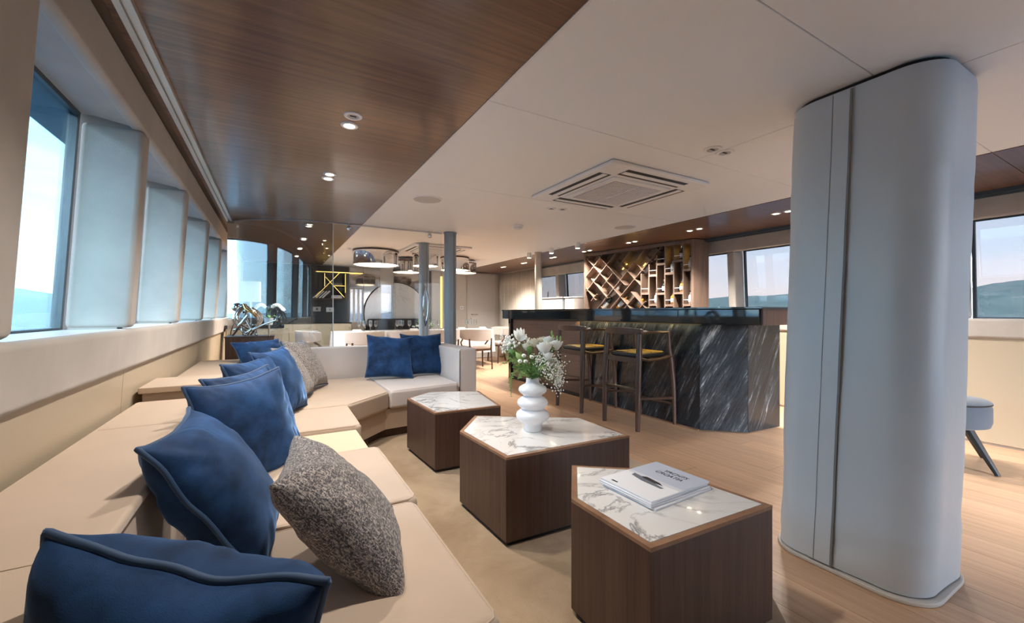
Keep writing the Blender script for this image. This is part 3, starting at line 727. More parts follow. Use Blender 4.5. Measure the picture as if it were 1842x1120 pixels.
obj('backrest', MB().box(-.01, 1.555, 4.60, 4.745, .09, .745), sofa_g, t, bevel=.012, seg=3)
obj('backrest', MB().box(-.50, -.27, 2.93, 4.45, .268, .655), sofa_f, t, bevel=.01)
obj('back_ledge', MB().box(-.552, -.258, 2.93, 4.45, .657, DZ), sofa_f, t, bevel=.010, seg=3)
obj('arm', MB().box(1.562, 1.752, 3.77, 4.60, .05, .745), sofa_g, t, bevel=.016, seg=3)
obj('arm_seam', MB().tube([(1.570, 3.768, .06), (1.570, 3.768, .73)], .003, 6), dark_frame, t)

# ------------------------------------------------------------------ cushions
def pillow(name, label, c, r, u, size, thick, m, mp_, seed, sag=.05, pipe=True, group=None, hs=1.0):
    r = Vector(r).normalized(); u = Vector(u); u = (u-r*u.dot(r)).normalized(); n = r.cross(u)
    M = Matrix((r, u, n)).transposed().to_4x4(); M.translation = Vector(c)
    G = 44; h = size/2; vs = []; idx = {}
    def outline(a, b_):           # pinched square
        k = 1-.085*(1-b_*b_)*abs(a)**2; l = 1-.085*(1-a*a)*abs(b_)**2
        x, y = a*k*h, b_*l*h*hs
        y -= sag*h*max(0, b_)*(1-a*a)*(.6+.5*noise.noise((a*2, seed, 0)))
        return x, y
    for side in (1, -1):
        for i in range(G+1):
            for j in range(G+1):
                if side == -1 and (i in (0, G) or j in (0, G)): idx[(side, i, j)] = idx[(1, i, j)]; continue
                a, b_ = math.sin((2*i/G-1)*PI/2*.92)/math.sin(PI/2*.92), math.sin((2*j/G-1)*PI/2*.92)/math.sin(PI/2*.92)
                x, y = outline(a, b_)
                e = max(0, (1-a*a))*max(0, (1-b_*b_)); z = thick/2*e**.42
                # gathers running in from the edges, soft dents
                edge = (1-e)**2
                ang = math.atan2(b_, a)
                z += .016*edge*e**.25*noise.noise((ang*7, seed, 1.3))*(size/.5)*1.4
                z += .012*noise.noise((a*1.6+seed, b_*1.6, side))*e**.5
                z += .006*math.sin((a*2.5+b_*1.5+seed)*3)*e**.5*max(0, b_)
                z += -.02*e*max(0, b_)*sag*4*(1-abs(a))
                for q_, o_ in ((1-abs(b_), a), (1-abs(a), b_)):
                    z += .0050*(size/.45)*math.sin(o_*17+3*noise.noise((o_*3, seed, side))+seed)*math.exp(-q_*5)*min(1, q_*9)*(.6+noise.noise((o_*4, seed+3, side)))
                w = .012*noise.noise((a*2.2, b_*2.2, seed+9))*(1-e)
                idx[(side, i, j)] = len(vs); vs.append((x, y, side*max(0, z)*1.0+w))
    fs = []
    for side in (1, -1):
        for i in range(G):
            for j in range(G):
                q = [idx[(side, i, j)], idx[(side, i+1, j)], idx[(side, i+1, j+1)], idx[(side, i, j+1)]]
                fs.append(tuple(q if side == 1 else reversed(q)))
    mb = MB().add(vs, fs); o = obj(name, mb, m, smooth=True, angle=180); o.matrix_world = M
    tag(o, label, 'cushion', group)
    if pipe:
        loop = [(i, 0) for i in range(G)]+[(G, j) for j in range(G)]+[(i, G) for i in range(G, 0, -1)]+[(0, j) for j in range(G, 0, -1)]
        pts = [vs[idx[(1, i, j)]] for i, j in loop]
        p2 = MB().tube(pts, .0065 if size > .4 else .005, 8, closed=True)
        me = bpy.data.meshes.new('piping'); me.from_pydata(p2.v, [], p2.f); me.materials.append(mp_)
        for p in me.polygons: p.use_smooth = True
        po = bpy.data.objects.new('piping', me); C.objects.link(po); po.parent = o
    return o
GB, GT = 'blue velvet cushions on the sofas', 'grey tweed cushions on the sofas'
pillow('velvet_cushion', 'nearest blue velvet cushion with heavy piping, cut by the lower picture edge', (-.114, .767, .612), (.857, -.492, -.153), (-.06, -.16, .98), .405, .23, velvet, velvet_p, 1.0, .10, group=GB, hs=.74)
pillow('velvet_cushion', 'dark blue velvet cushion leaning behind the nearest tweed cushion', (-.135, 1.46, .600), (.06, 1, .0), (-.52, .05, .85), .45, .20, velvet, velvet_p, 2.3, .05, group=GB)
pillow('velvet_cushion', 'large upright blue velvet cushion turned to the viewer on the near sofa', (-.095, 2.07, .607), (.66, .74, .03), (-.30, .0, .93), .46, .19, velvet, velvet_p, 3.7, .06, group=GB)
pillow('velvet_cushion', 'blue velvet cushion peeking out behind the large upright one', (-.075, 2.36, .615), (.55, .83, .02), (-.40, .12, .88), .44, .17, velvet, velvet_p, 4.1, .05, group=GB)
pillow('velvet_cushion', 'blue velvet cushion with a raised tip beyond the console slab', (-.07, 2.88, .615), (.45, .88, .02), (-.36, .10, .92), .45, .18, velvet, velvet_p, 5.9, .05, group=GB)
pillow('velvet_cushion', 'blue velvet cushion standing edge-on in front of the far tweed pair', (.04, 3.20, .640), (.40, .91, .0), (-.34, .14, .93), .46, .19, velvet, velvet_p, 6.4, .04, group=GB)
pillow('velvet_cushion', 'blue velvet cushion lying on the ledge before the octopus pedestal', (-.08, 4.12, .715), (.88, .42, .04), (-.25, .62, .74), .38, .15, velvet, velvet_p, 7.2, .06, group=GB)
pillow('tweed_cushion', 'nearest grey tweed cushion propped on the near seat', (.160, 1.215, .568), (.15, .985, -.02), (-.66, .06, .74), .42, .18, tweed, tweed, 8.8, .03, False, GT)
pillow('tweed_cushion', 'far grey tweed cushion in the sofa corner, nearer of two', (.13, 3.66, .640), (.22, .97, -.05), (-.47, .16, .87), .44, .16, tweed, velvet_p, 9.5, .03, True, GT)
pillow('tweed_cushion', 'far grey tweed cushion in the sofa corner, farther of two', (.24, 4.06, .650), (.40, .91, -.06), (-.44, .24, .87), .46, .18, tweed, velvet_p, 10.1, .03, True, GT)
pillow('velvet_cushion', 'blue velvet cushion on the far seat, left of the two by the arm', (1.03, 4.32, .652), (.99, -.14, -.07), (.14, .45, .88), .46, .17, velvet, velvet_p, 11.6, .05, group=GB)
pillow('velvet_cushion', 'blue velvet cushion on the far seat, tucked against the arm', (1.385, 4.36, .655), (1, .0, -.02), (.02, .34, .94), .45, .16, velvet, velvet_p, 12.2, .05, group=GB)

# ------------------------------------------------------------------ coffee tables
def ctable(poly, h, label):
    cx = sum(p[0] for p in poly)/len(poly); cy = sum(p[1] for p in poly)/len(poly)
    t = thing('coffee_table', (cx, cy, .012), label, 'coffee table', 'angular walnut coffee tables')
    def ins(d):
        out = []; n = len(poly)
        for i in range(n):
            a, b_, c_ = Vector(poly[i-1]), Vector(poly[i]), Vector(poly[(i+1) % n])
            e1 = (b_-a).normalized(); e2 = (c_-b_).normalized(); n1 = Vector((-e1.y, e1.x)); n2 = Vector((-e2.y, e2.x))
            m = (n1+n2); m = m/m.dot(n1) if abs(m.dot(n1)) > 1e-6 else n1
            q = b_+m*d; out.append((q.x, q.y))
        return out
    a = sum(poly[i][0]*poly[(i+1) % len(poly)][1]-poly[(i+1) % len(poly)][0]*poly[i][1] for i in range(len(poly)))
    s = 1 if a > 0 else -1
    obj('plinth', MB().prism(ins(.018*s), .012, .034), black_matte, t)
    n = len(poly); body = MB()
    for i in range(n):             # mitred side panels
        pass
    obj('body', MB().prism(poly, .034, h-.012), wood_dark, t, bevel=.0015, seg=1)
    fr_o, fr_i = poly, ins(.022*s)
    mb = MB(); vs = [(x, y, h-.012) for x, y in fr_o]+[(x, y, h) for x, y in fr_o]+[(x, y, h) for x, y in fr_i]+[(x, y, h-.012) for x, y in fr_i]
    fs = []
    for i in range(n):
        j = (i+1) % n
        fs += [(i, j, n+j, n+i), (n+i, n+j, 2*n+j, 2*n+i), (2*n+i, 2*n+j, 3*n+j, 3*n+i)]
    if s < 0: fs = [tuple(reversed(q)) for q in fs]
    obj('rim', mb.add(vs, fs), wood_rim, t)
    obj('marble_top', MB().prism(ins(.0225*s), h-.012, h+.002), marble_w, t, bevel=.001, seg=1)
    return t
ctable([(.93, .83), (1.505, .805), (1.46, 1.205), (1.135, 1.455), (.93, 1.195)], .43, 'nearest pentagonal walnut coffee table with magazines on its marble top')
ctable([(.93, 1.68), (1.685, 1.652), (1.70, 2.095), (1.135, 2.47), (.91, 2.185)], .43, 'middle and largest walnut coffee table carrying the flower vase')
ctable([(.945, 2.70), (1.44, 2.685), (1.545, 3.28), (1.15, 3.46), (.915, 3.275)], .42, 'farthest walnut coffee table with a bare marble top')

# ------------------------------------------------------------------ bar counter
t = thing('bar_counter', (3.7, 4.0, 0), 'bar counter clad in white-veined black marble with glossy black top', 'bar')
obj('core', MB().prism([(3.462, 2.492), (3.74, 2.235), (4.20, 2.205), (4.20, 6.05), (3.462, 6.05)], .02, 1.0), black_matte, t)
obj('marble_panel', MB().box(3.44, 3.461, 2.492, 3.40, .012, .985), marble_k, t, bevel=.001, seg=1)
obj('marble_panel', MB().box(3.44, 3.461, 3.402, 4.24, .012, .985), marble_k, t, bevel=.001, seg=1)
def vpanel(p, q, th, z0, z1):
    p, q = Vector(p), Vector(q); d = (q-p).normalized(); n_ = Vector((d.y, -d.x))
    return MB().prism([tuple(p), tuple(q), tuple(q-n_*th), tuple(p-n_*th)], z0, z1)
obj('marble_panel', MB().prism([(3.44, 2.49), (3.732, 2.212), (3.742, 2.234), (3.46, 2.50)], .012, .985), marble_k2, t, bevel=.001, seg=1)
obj('marble_panel', MB().prism([(3.733, 2.21), (4.20, 2.18), (4.20, 2.204), (3.742, 2.233)], .012, .985), marble_k3, t, bevel=.001, seg=1)
obj('wood_panel', MB().box(3.44, 3.461, 4.244, 5.98, .05, .985), wood_bar, t, bevel=.001, seg=1)
obj('skirting', MB().box(3.452, 3.461, 4.244, 5.98, .0, .048), black_matte, t)
obj('skirting', MB().box(3.425, 3.439, 2.50, 4.24, 0, .012), wood_rim, t)
obj('end_post', MB().box(3.40, 3.46, 5.985, 6.06, 0, 1.0), black_gloss, t, bevel=.002)
obj('chrome_strip', MB().tube([(3.392, 6.02, .55), (3.392, 6.02, .92)], .006, 8), chrome, t, smooth=True)
obj('fascia', MB().box(3.285, 3.31, 1.86, 6.06, 1.0, 1.125), black_gloss, t, bevel=.002)
obj('fascia', MB().box(3.31, 4.20, 1.84, 1.865, 1.0, 1.125), wood_dark, t, bevel=.002)
obj('worktop', MB().box(3.275, 4.22, 1.83, 6.07, 1.125, 1.146), black_gloss, t, bevel=.003)
obj('soffit_board', MB().box(3.31, 4.18, 1.87, 6.05, 1.012, 1.022), black_matte, t)
ls = obj('light_strip', MB().box(3.415, 3.425, 2.52, 4.3, 1.001, 1.010), led_y, t)
l = bpy.data.lights.new('strip_lamp', 'AREA'); l.shape = 'RECTANGLE'; l.size = .02; l.size_y = 1.8; l.energy = 1.3; l.color = (1, .70, .32)
o = bpy.data.objects.new('strip_lamp', l); C.objects.link(o); o.parent = t; o.location = Vector((3.405, 3.4, .995))-t.location; o.rotation_euler = (0, 0, 0)
# working counter behind the bar
t = thing('back_counter', (4.70, 6.0, 0), 'low service counter under the starboard windows behind the bar', 'counter')
obj('body', MB().box(4.45, 4.98, 5.35, 7.35, 0, .90), cream, t, bevel=.003)
obj('worktop', MB().box(4.43, 4.98, 5.33, 7.37, .90, .93), black_gloss, t, bevel=.003)
t = thing('coffee_machine', (4.62, 6.35, .93), 'boxy silver-grey coffee machine behind the bar by the window', 'coffee machine')
obj('body', MB().box(4.50, 4.90, 6.05, 6.72, .95, 1.36), mat('machine_grey', (.46, .49, .52), .35, metal=.3), t, bevel=.012)
obj('top_tray', MB().box(4.49, 4.91, 6.04, 6.73, 1.36, 1.385), alu, t, bevel=.004)
obj('base', MB().box(4.52, 4.88, 6.08, 6.70, .93, .95), black_matte, t)
obj('lever', MB().tube([(4.56, 6.58, 1.385), (4.56, 6.58, 1.50)], .010, 8), black_matte, t, smooth=True)
t = thing('coffee_grinder', (4.62, 5.86, .93), 'beige square grinder beside the coffee machine behind the bar', 'grinder')
obj('body', MB().box(4.52, 4.80, 5.74, 6.00, .93, 1.36), mat('machine_beige', (.60, .52, .46), .4), t, bevel=.01)
obj('lid', MB().box(4.51, 4.81, 5.73, 6.01, 1.36, 1.38), white_plastic, t, bevel=.004)
obj('spout', MB().box(4.49, 4.52, 5.83, 5.91, 1.10, 1.16), black_matte, t)

# ------------------------------------------------------------------ wine rack
RF = Vector((4.38, 5.27, 0)); RN = Vector((4.71, 3.50, 0)); RU = (RN-RF).normalized(); RLEN = (RN-RF).length
RD = Vector((-RU.y, RU.x, 0)); RD = RD if RD.x > 0 else -RD        # into the rack
def RP(u, v, d=0): p = RF+RU*u+RD*d; return (p.x, p.y, v)
t = thing('wine_rack', (4.6, 4.4, 0), 'tall walnut wine rack with diagonal lattice and staggered shelves behind the bar', 'wine rack')
DEP = .17; top = CEIL-.006; bot = .90
def rbox(u0, u1, v0, v1, d0, d1):
    vs = [RP(u, v, d) for v in (v0, v1) for d in (d0, d1) for u in (u0, u1)]
    m_ = MB().add(vs, [(0, 2, 3, 1), (4, 5, 7, 6), (0, 1, 5, 4), (2, 6, 7, 3), (0, 4, 6, 2), (1, 3, 7, 5)]); return m_
obj('back_panel', rbox(0, RLEN, 0, top, DEP, DEP+.015), mat('rack_back', (.30, .22, .16), .5), t)
obj('frame_side', rbox(-.015, .012, 0, top, -.005, DEP), wood_rack, t)
obj('frame_side', rbox(RLEN-.035, RLEN, 0, top, -.005, DEP), wood_rack, t)
obj('frame_top', rbox(.012, RLEN-.035, top-.045, top, -.005, DEP), wood_rack, t)
obj('cupboard', rbox(.012, RLEN-.035, 0, bot, -.005, DEP), wood_rack, t)
obj('side_panel', MB().prism([(4.712, 3.50), (4.99, 3.48), (4.99, 3.50), (4.712, 3.52)], 0, top), wood_rack, t)
obj('side_panel', MB().prism([(4.64, 5.31), (4.985, 5.31), (4.985, 5.33), (4.64, 5.33)], 0, top), wood_rack, t)
VT = top-.045
def inside(u, v):
    if not (.012 < u < 1.40 and bot < v < VT): return False
    lim = 1.03
    if v > 1.66: lim = 1.03+(v-1.66)*1.05
    if v < 1.34: lim = 1.03+(1.34-v)*.75
    return u < lim
rr = random.Random(11)
def slat(u0, v0, sgn, skip):
    st = .006; run = []; L = 2.6; k = -L/2
    segs = []; cur = None
    while k < L/2:
        u, v = u0+k*.7071, v0+sgn*k*.7071
        if inside(u, v):
            if cur is None: cur = [(u, v), (u, v)]
            cur[1] = (u, v)
        elif cur: segs.append(cur); cur = None
        k += st
    if cur: segs.append(cur)
    if skip:
        cut = []
        for a, b_ in segs:
            L2 = math.hypot(a[0]-b_[0], a[1]-b_[1]); k2 = max(1, round(L2/.145)); cur = None
            for q in range(k2):
                pa = (a[0]+(b_[0]-a[0])*q/k2, a[1]+(b_[1]-a[1])*q/k2); pb = (a[0]+(b_[0]-a[0])*(q+1)/k2, a[1]+(b_[1]-a[1])*(q+1)/k2)
                if rr.random() < skip and not (u0 > .4 and u0 < .7): cur = None; continue
                if cur: cur[1] = pb
                else: cur = [pa, pb]; cut.append(cur)
        segs = cut
    for a, b_ in segs:
        if math.hypot(a[0]-b_[0], a[1]-b_[1]) < .06: continue
        obj('lattice_slat', MB().obox(RP(a[0], a[1], DEP/2), RP(b_[0], b_[1], DEP/2), tuple(RD), DEP-.01, .008), wood_rack, t)
for k in range(-6, 11): slat(.06+k*.25, 1.48, 1, .12)
for k in range(-6, 11): slat(.03+k*.25, 1.48, -1, .25)
ublist = [1.03, 1.157, 1.276, 1.398, 1.525, 1.656]
for i, u in enumerate(ublist):
    vtop = VT if u > 1.39 else 1.66+(u-1.03)/1.05
    vlow = bot if i > 0 else 1.34
    obj('divider', rbox(u-.007, u+.007, vlow if u > 1.1 else 1.30, vtop, .0, DEP), wood_rack, t)
ub2 = ublist+[RLEN-.035]
shelf_v = [[1.36, 1.66], [1.18, 1.60], [1.28, 1.50, 1.74], [1.20, 1.42, 1.62, 1.86], [1.30, 1.55, 1.78], [1.22, 1.44, 1.70, 1.88]]
shelf_v = [[1.37], [1.21, 1.62], [1.36, 1.77], [1.20, 1.63], [1.36, 1.79], [1.20, 1.66]]
bt_pos = []
for i in range(6):
    for v in shelf_v[i]:
        sh = obj('shelf', rbox(ub2[i]+.007, ub2[i+1]-.007, v-.015, v+.015, .0, DEP), wood_rack, t)
        obj('glass_rail', rbox(ub2[i]+.007, ub2[i+1]-.007, v+.065, v+.075, .005, .012), mat('rail_glint', (.8, .85, .9), .15, metal=.6) if 'rail_glint' not in MATS else 'rail_glint', sh)
        bt_pos.append((i, (ub2[i]+ub2[i+1])/2, v+.016))
for (u, v0, v1) in ((1.47, 1.80, 1.98), (1.60, 1.84, 1.98), (1.72, 1.72, 1.96)):
    obj('light_strip', rbox(u, u+.02, v0, v1, DEP-.012, DEP-.004), emis('rack_led', (1.0, .66, .18), 1.2) if 'rack_led' not in MATS else 'rack_led', t)
for (u, v) in ((.66, 1.80), (.80, 1.80), (.86, 1.55), (.98, 1.78)):
    m_ = MB().obox(RP(u-.04, v-.04, DEP-.03), RP(u+.04, v+.04, DEP-.03), tuple(RD), .03, .006)
    obj('light_strip', m_, 'rack_led', t)
for y, z in ((3.9, 1.9), (4.6, 1.9)):
    pass
def bottle_prof(h, r, nk): return [(r*.9, 0), (r, .006), (r, h*.58), (r*.85, h*.66), (nk, h*.74), (nk, h*.96), (nk*1.25, h*.965), (nk*1.25, h)]
def bottle(c, h, r, m, label, axis=None, lm=None):
    t = thing('bottle', c, label, 'bottle', 'bottles in the wine rack')
    nk = r*.36
    def tr(mb):
        if axis is None: mb.v = [(x+c[0], y+c[1], z+c[2]) for x, y, z in mb.v]
        else:
            q = Vector((0, 0, 1)).rotation_difference(Vector(axis))
            mb.v = [tuple(q @ Vector(p)+Vector(c)) for p in mb.v]
        return mb
    obj('glass', tr(MB().lathe(bottle_prof(h, r, nk), (0, 0, 0), 14)), m, t, smooth=True)
    obj('sleeve', tr(MB().lathe([(r*1.01, h*.16), (r*1.015, h*.17), (r*1.015, h*.48), (r*1.01, h*.49)], (0, 0, 0), 14, cap=False)), lm or paper_w, t, smooth=True)
    obj('cap', tr(MB().lathe([(nk*1.35, h*.90), (nk*1.35, h+.004), (.001, h+.005)], (0, 0, 0), 12, cap=False)), black_matte if m != bottle_g else chrome, t, smooth=True)
cols = ['first', 'second', 'third', 'fourth', 'fifth', 'sixth']
bi = 0
kinds = [(bottle_c, .17, .030, 'clear'), (bottle_a, .16, .030, 'amber'), (bottle_g, .18, .030, 'dark')]
pick = {(1, 0): 0, (2, 0): 2, (3, 0): 1, (4, 0): 1, (5, 0): 0, (3, 1): 0, (4, 1): 2, (5, 1): 0}
seen = {}
for (i, u, v) in bt_pos:
    j = seen.get(i, 0); seen[i] = j+1
    if (i, j) in pick:
        m_, h, r, w = kinds[pick[(i, j)]]
        bottle(RP(u+.02, v, .06), h, r, m_, '%s bottle on the %s shelf of the %s rack column from the lattice' % (w, ('lower', 'upper')[j], cols[i]))
ax = (RU*.7071+Vector((0, 0, .7071)))
mat('label_pale', (.75, .68, .55), .5)
bottle(RP(.44, 1.36, .10), .30, .036, bottle_c, 'pale bottle lying aslant in the middle of the lattice', ax, MATS['label_pale'])
bottle(RP(.99, 1.66, .10), .30, .036, bottle_g, 'dark bottle lying aslant at the upper right of the lattice', ax)
bottle(RP(.28, 1.17, .10), .28, .036, bottle_g, 'dark bottle lying aslant at the lower left of the lattice', ax)
bottle(RP(.56, 1.17, .10), .28, .036, bottle_a, 'amber bottle lying aslant at the bottom of the lattice', ax)
bottle(RP(.92, 1.20, .10), .20, .036, bottle_a, 'amber bottle lying aslant at the lower right of the lattice', ax)

# ------------------------------------------------------------------ bar stools
def stool(cx, cy, label):
    t = thing('bar_stool', (cx, cy, 0), label, 'bar stool', 'walnut bar stools at the bar')
    hy = .222
    for sy in (-1, 1):
        y = cy+sy*hy
        pts = [(cx-.255, y, 0), (cx-.245, y, .45), (cx-.232, y-sy*.004, .66), (cx-.225, y-sy*.006, .90)]
        obj('leg', MB().tube(pts, [.021, .028, .030, .023], 10), wood_stool, t, smooth=True)
        pts = [(cx+.255, y, 0), (cx+.235, y, .40), (cx+.205, y, .62), (cx+.175, y, .74), (cx+.165, y, .905)]
        obj('leg', MB().tube(pts, [.018, .025, .027, .023, .016], 10), wood_stool, t, smooth=True)
        pts = [(cx-.225, y, .672), (cx-.12, y, .650), (cx+.05, y, .655), (cx+.19, y, .678)]
        obj('side_rail', MB().tube(pts, [.028, .022, .022, .028], 10, flat=.6), wood_stool, t, smooth=True)
        obj('stretcher', MB().tube([(cx-.248, y, .30), (cx+.24, y, .26)], .013, 8), wood_stool, t, smooth=True)
        obj('arm', MB().tube([(cx-.225, y, .915), (cx-.10, y+sy*.004, .915), (cx+.06, y, .91), (cx+.175, y-sy*.004, .905)], [.019, .014, .013, .012], 8), wood_stool, t, smooth=True)
    # broad curved top rail
    n = 20; vs = []
    for k in range(n+1):
        a = -1+2*k/n; y = cy+a*(hy+.018); x = cx-.212-.062*(1-a*a); hh = .034*(1-.35*abs(a)**3); th = .013+.006*abs(a)
        for (dx, dz) in ((-th, -hh), (th, -hh), (th, hh), (-th, hh)): vs.append((x+dx-dz*.12, y, .925+dz))
    fs = [(j*4+i, j*4+(i+1) % 4, (j+1)*4+(i+1) % 4, (j+1)*4+i) for j in range(n) for i in range(4)]+[(3, 2, 1, 0), (n*4, n*4+1, n*4+2, n*4+3)]
    obj('back_rail', MB().add(vs, fs), wood_stool, t, bevel=.006)
    for sx, z, r in ((-.235, .655, .026), (.195, .665, .024)):
        obj('apron', MB().box(cx+sx-.012, cx+sx+.012, cy-hy, cy+hy, z-.030, z+.020), wood_stool, t, bevel=.004)
    for sx, z in ((-.247, .38), (.24, .20)):
        obj('stretcher', MB().tube([(cx+sx, cy-hy, z), (cx+sx, cy+hy, z)], .013, 8), wood_stool, t, smooth=True)
    sp = rrect(cx-.222, cx+.215, cy-hy+.03, cy+hy-.03, .06, 5)
    pad = obj('seat_pad', MB().prism(sp, .672, .712), pad_black, t, bevel=.014, seg=3)
    ip = rrect(cx-.195, cx+.19, cy-hy+.055, cy+hy-.055, .05, 5)
    obj('pad_top', MB().prism(ip, .711, .718), stool_pad_y, pad, bevel=.003)
stool(3.175, 2.985, 'walnut bar stool with yellow patched pad, nearer one at the marble front')
stool(3.175, 3.795, 'walnut bar stool with yellow patched pad, farther one beside the flowers')

# ------------------------------------------------------------------ ottoman at the starboard wall
ox, oy = 4.36, 1.10
t = thing('ottoman', (ox, oy, 0), 'round slate-blue ottoman on splayed black legs by the starboard wall', 'ottoman')
obj('seat', MB().lathe([(.19, .27), (.235, .285), (.245, .32), (.245, .42), (.235, .445)], (ox, oy, 0), 36), ott_f, t, smooth=True)
obj('seat_top', MB().lathe([(.238, .445), (.246, .455), (.23, .468), (.12, .478), (.001, .480)], (ox, oy, 0), 36, cap=False), ott_f, t, smooth=True)
obj('piping', MB().tube([(ox+.242*math.cos(2*PI*k/36), oy+.242*math.sin(2*PI*k/36), .447) for k in range(36)], .006, 6, closed=True), black_matte, t, smooth=True)
for k in range(4):
    a = math.radians(-25+90*k); d_ = Vector((math.cos(a), math.sin(a)))
    obj('leg', MB().tube([(ox+d_.x*.15, oy+d_.y*.15, .28), (ox+d_.x*.33, oy+d_.y*.33, 0)], [.028, .014], 8), black_matte, t, smooth=True)

# ------------------------------------------------------------------ magazines
def magazine(cx, cy, z, rot, label, pic=False):
    t = thing('magazine', (cx, cy, z), label, 'magazine', 'magazines stacked on the nearest coffee table')
    hx, hy, th = .1625, .1225, .0075
    def add(name, mb, m, par=None, **kw):
        mb.v = [(x+cx, y+cy, zz+z) for x, y, zz in mb.v]; return obj(name, mb, m, par or t, **kw)
    add('pages', MB().box(-hx+.002, hx-.002, -hy+.002, hy-.002, .0008, th-.0008), paper_w)
    cv = add('cover', MB().box(-hx, hx, -hy, hy, th-.0008, th), paper_w)
    add('back_cover', MB().box(-hx, hx, -hy, hy, 0, .0008), paper_w)
    if pic:
        add('cover_sky', MB().box(.005, hx, -hy, hy, th, th+.0002), mat('print_sky', (.50, .55, .66), .35), cv)
        add('cover_sea', MB().box(-.015, .005, -hy, hy, th, th+.0002), mat('print_mist', (.66, .68, .74), .35), cv)
        yac = MB()
        def poly(pts): yac.prism([(x, y) for x, y in pts], th+.0002, th+.0004)
        poly([(-.035, .080), (-.012, .085), (-.020, .02), (-.040, -.075), (-.052, -.070), (-.050, .02)])
        add('yacht_hull', yac, mat('print_hull', (.16, .18, .22), .35), cv)
        yac = MB(); poly([(-.016, .045), (-.004, .030), (-.012, -.035), (-.026, -.060), (-.030, -.02), (-.024, .03)])
        add('yacht_deck', yac, mat('print_deck', (.03, .03, .04), .35), cv)
        for txt, x0, sz, y0 in (('YACHTS', .098, .030, .040), ('CROATIA', .066, .030, .055)):
            cu = bpy.data.curves.new('txt', 'FONT'); cu.body = txt; cu.size = sz; cu.shear = .25; cu.extrude = .0002; cu.space_character = .92
            to = bpy.data.objects.new('txt', cu); C.objects.link(to)
            dg = bpy.context.evaluated_depsgraph_get(); me = bpy.data.meshes.new_from_object(to.evaluated_get(dg))
            bpy.data.objects.remove(to); me.materials.clear(); me.materials.append(ink)
            R3 = Matrix.Rotation(-PI/2, 4, 'Z'); me.transform(Matrix.Translation((x0, y0, th+.0006)) @ R3)
            o = bpy.data.objects.new('lettering', me); C.objects.link(o); o.parent = cv
        add('spine_mark', MB().box(-hx+.02, -hx+.028, .055, .085, th, th+.0003), ink, cv)
    t.rotation_euler = (0, 0, rot)
    return t
mz = .4325
for k, (dx, dy, rt) in enumerate([(.006, -.006, .05), (.0, .0, .02), (-.004, .004, .045)]):
    magazine(1.262+dx, 1.108+dy, mz, rt, 'white magazine in the stack on the nearest table, %s' % ('bottommost', 'second from the bottom', 'just under the top one')[k]); mz += .0076
magazine(1.262, 1.110, mz, .035, 'topmost magazine with a yacht and YACHTS CROATIA on its cover', True)

# ------------------------------------------------------------------ vase and flowers
vx, vy, vz = 1.276, 1.994, .432
t = thing('vase', (vx, vy, vz), 'white ceramic vase of stacked bulging rings on the middle table', 'vase')
pr = [(.048, 0), (.053, .004), (.0535, .038), (.060, .048), (.078, .058), (.090, .070), (.095, .086), (.090, .102), (.077, .113), (.064, .119), (.061, .1235), (.066, .130), (.079, .140), (.0862, .150), (.0876, .160), (.083, .172), (.070, .184), (.057, .191), (.0525, .197), (.057, .205), (.070, .214), (.079, .224), (.081, .234), (.076, .246), (.060, .256), (.045, .263), (.038, .272), (.0365, .285), (.037, .300), (.033, .300), (.032, .28), (.032, .10), (.001, .10)]
obj('body', MB().lathe(pr, (vx, vy, vz), 48, cap=False), ceramic, t, smooth=True, angle=80)
FR = Vector((.868, -.497, 0)); FT = Vector((-.497, -.868, 0))
def FP(px, py, dep=0):           # position from the flower close-up, dep towards the viewer
    return Vector((vx, vy, vz+.30))+FR*((px-395)*.000565)+Vector((0, 0, (560-py)*.000565))+FT*dep
VTOP = Vector((vx, vy, vz+.27))
def stem(mb, p, r=.0022):
    p = Vector(p); mid = VTOP.lerp(p, .5)+Vector((0, 0, .02)); mb.tube([VTOP, VTOP+Vector((0, 0, .04)), mid, p], r, 5); return mb
GF = 'flowers in the white vase'
def rose(px, py, dep, r, m, label):
    r *= 1.18
    p = FP(px, py, dep); t = thing('rose', p, label, 'flower', GF)
    obj('stem', stem(MB(), p-Vector((0, 0, r*.6))), leaf_m, t, smooth=True)
    rg = random.Random(int(px*7+py))
    for ring, (rr_, hh, nn) in enumerate(((.35, .95, 3), (.62, .85, 4), (1.0, .62, 5))):
        for k in range(nn):
            a = 2*PI*(k+.4*ring+rg.random()*.3)/nn; vs = []; U_, V_ = 6, 5
            for i in range(U_+1):
                for j in range(V_+1):
                    du = (i/U_-.5)*2*PI/nn*1.35; v = j/V_
                    rad = r*rr_*(.35+.65*math.sin(v*PI*.55))*(1+.10*math.cos(du*2)); z = -r*.7+r*(hh+.75)*v*(1-.15*abs(du))
                    rad += r*.14*max(0, v-.75)*4*(ring/2)
                    vs.append((p.x+rad*math.cos(a+du), p.y+rad*math.sin(a+du), p.z+z))
            fs = [(i*(V_+1)+j, (i+1)*(V_+1)+j, (i+1)*(V_+1)+j+1, i*(V_+1)+j+1) for i in range(U_) for j in range(V_)]
            obj('petal', MB().add(vs, fs), m, t, smooth=True, angle=180)
    return t
rose(505, 258, .06, .034, petal, 'largest white rose at the right front of the bouquet')
rose(622, 235, .03, .030, petal, 'white rose at the right edge of the bouquet')
rose(553, 195, .01, .026, petal, 'white rose high at the right of the bouquet')
rose(542, 332, .08, .020, petal, 'small white rosebud below the largest rose')
rose(400, 215, .02, .026, petal_c, 'cream rose at the top middle of the bouquet')
rose(448, 222, .0, .024, petal_c, 'cream rose left of the white ones')
rose(340, 248, .03, .024, petal_c, 'cream rose beside the lily')
rose(493, 195, -.01, .022, petal_c, 'cream rose at the back of the bouquet')
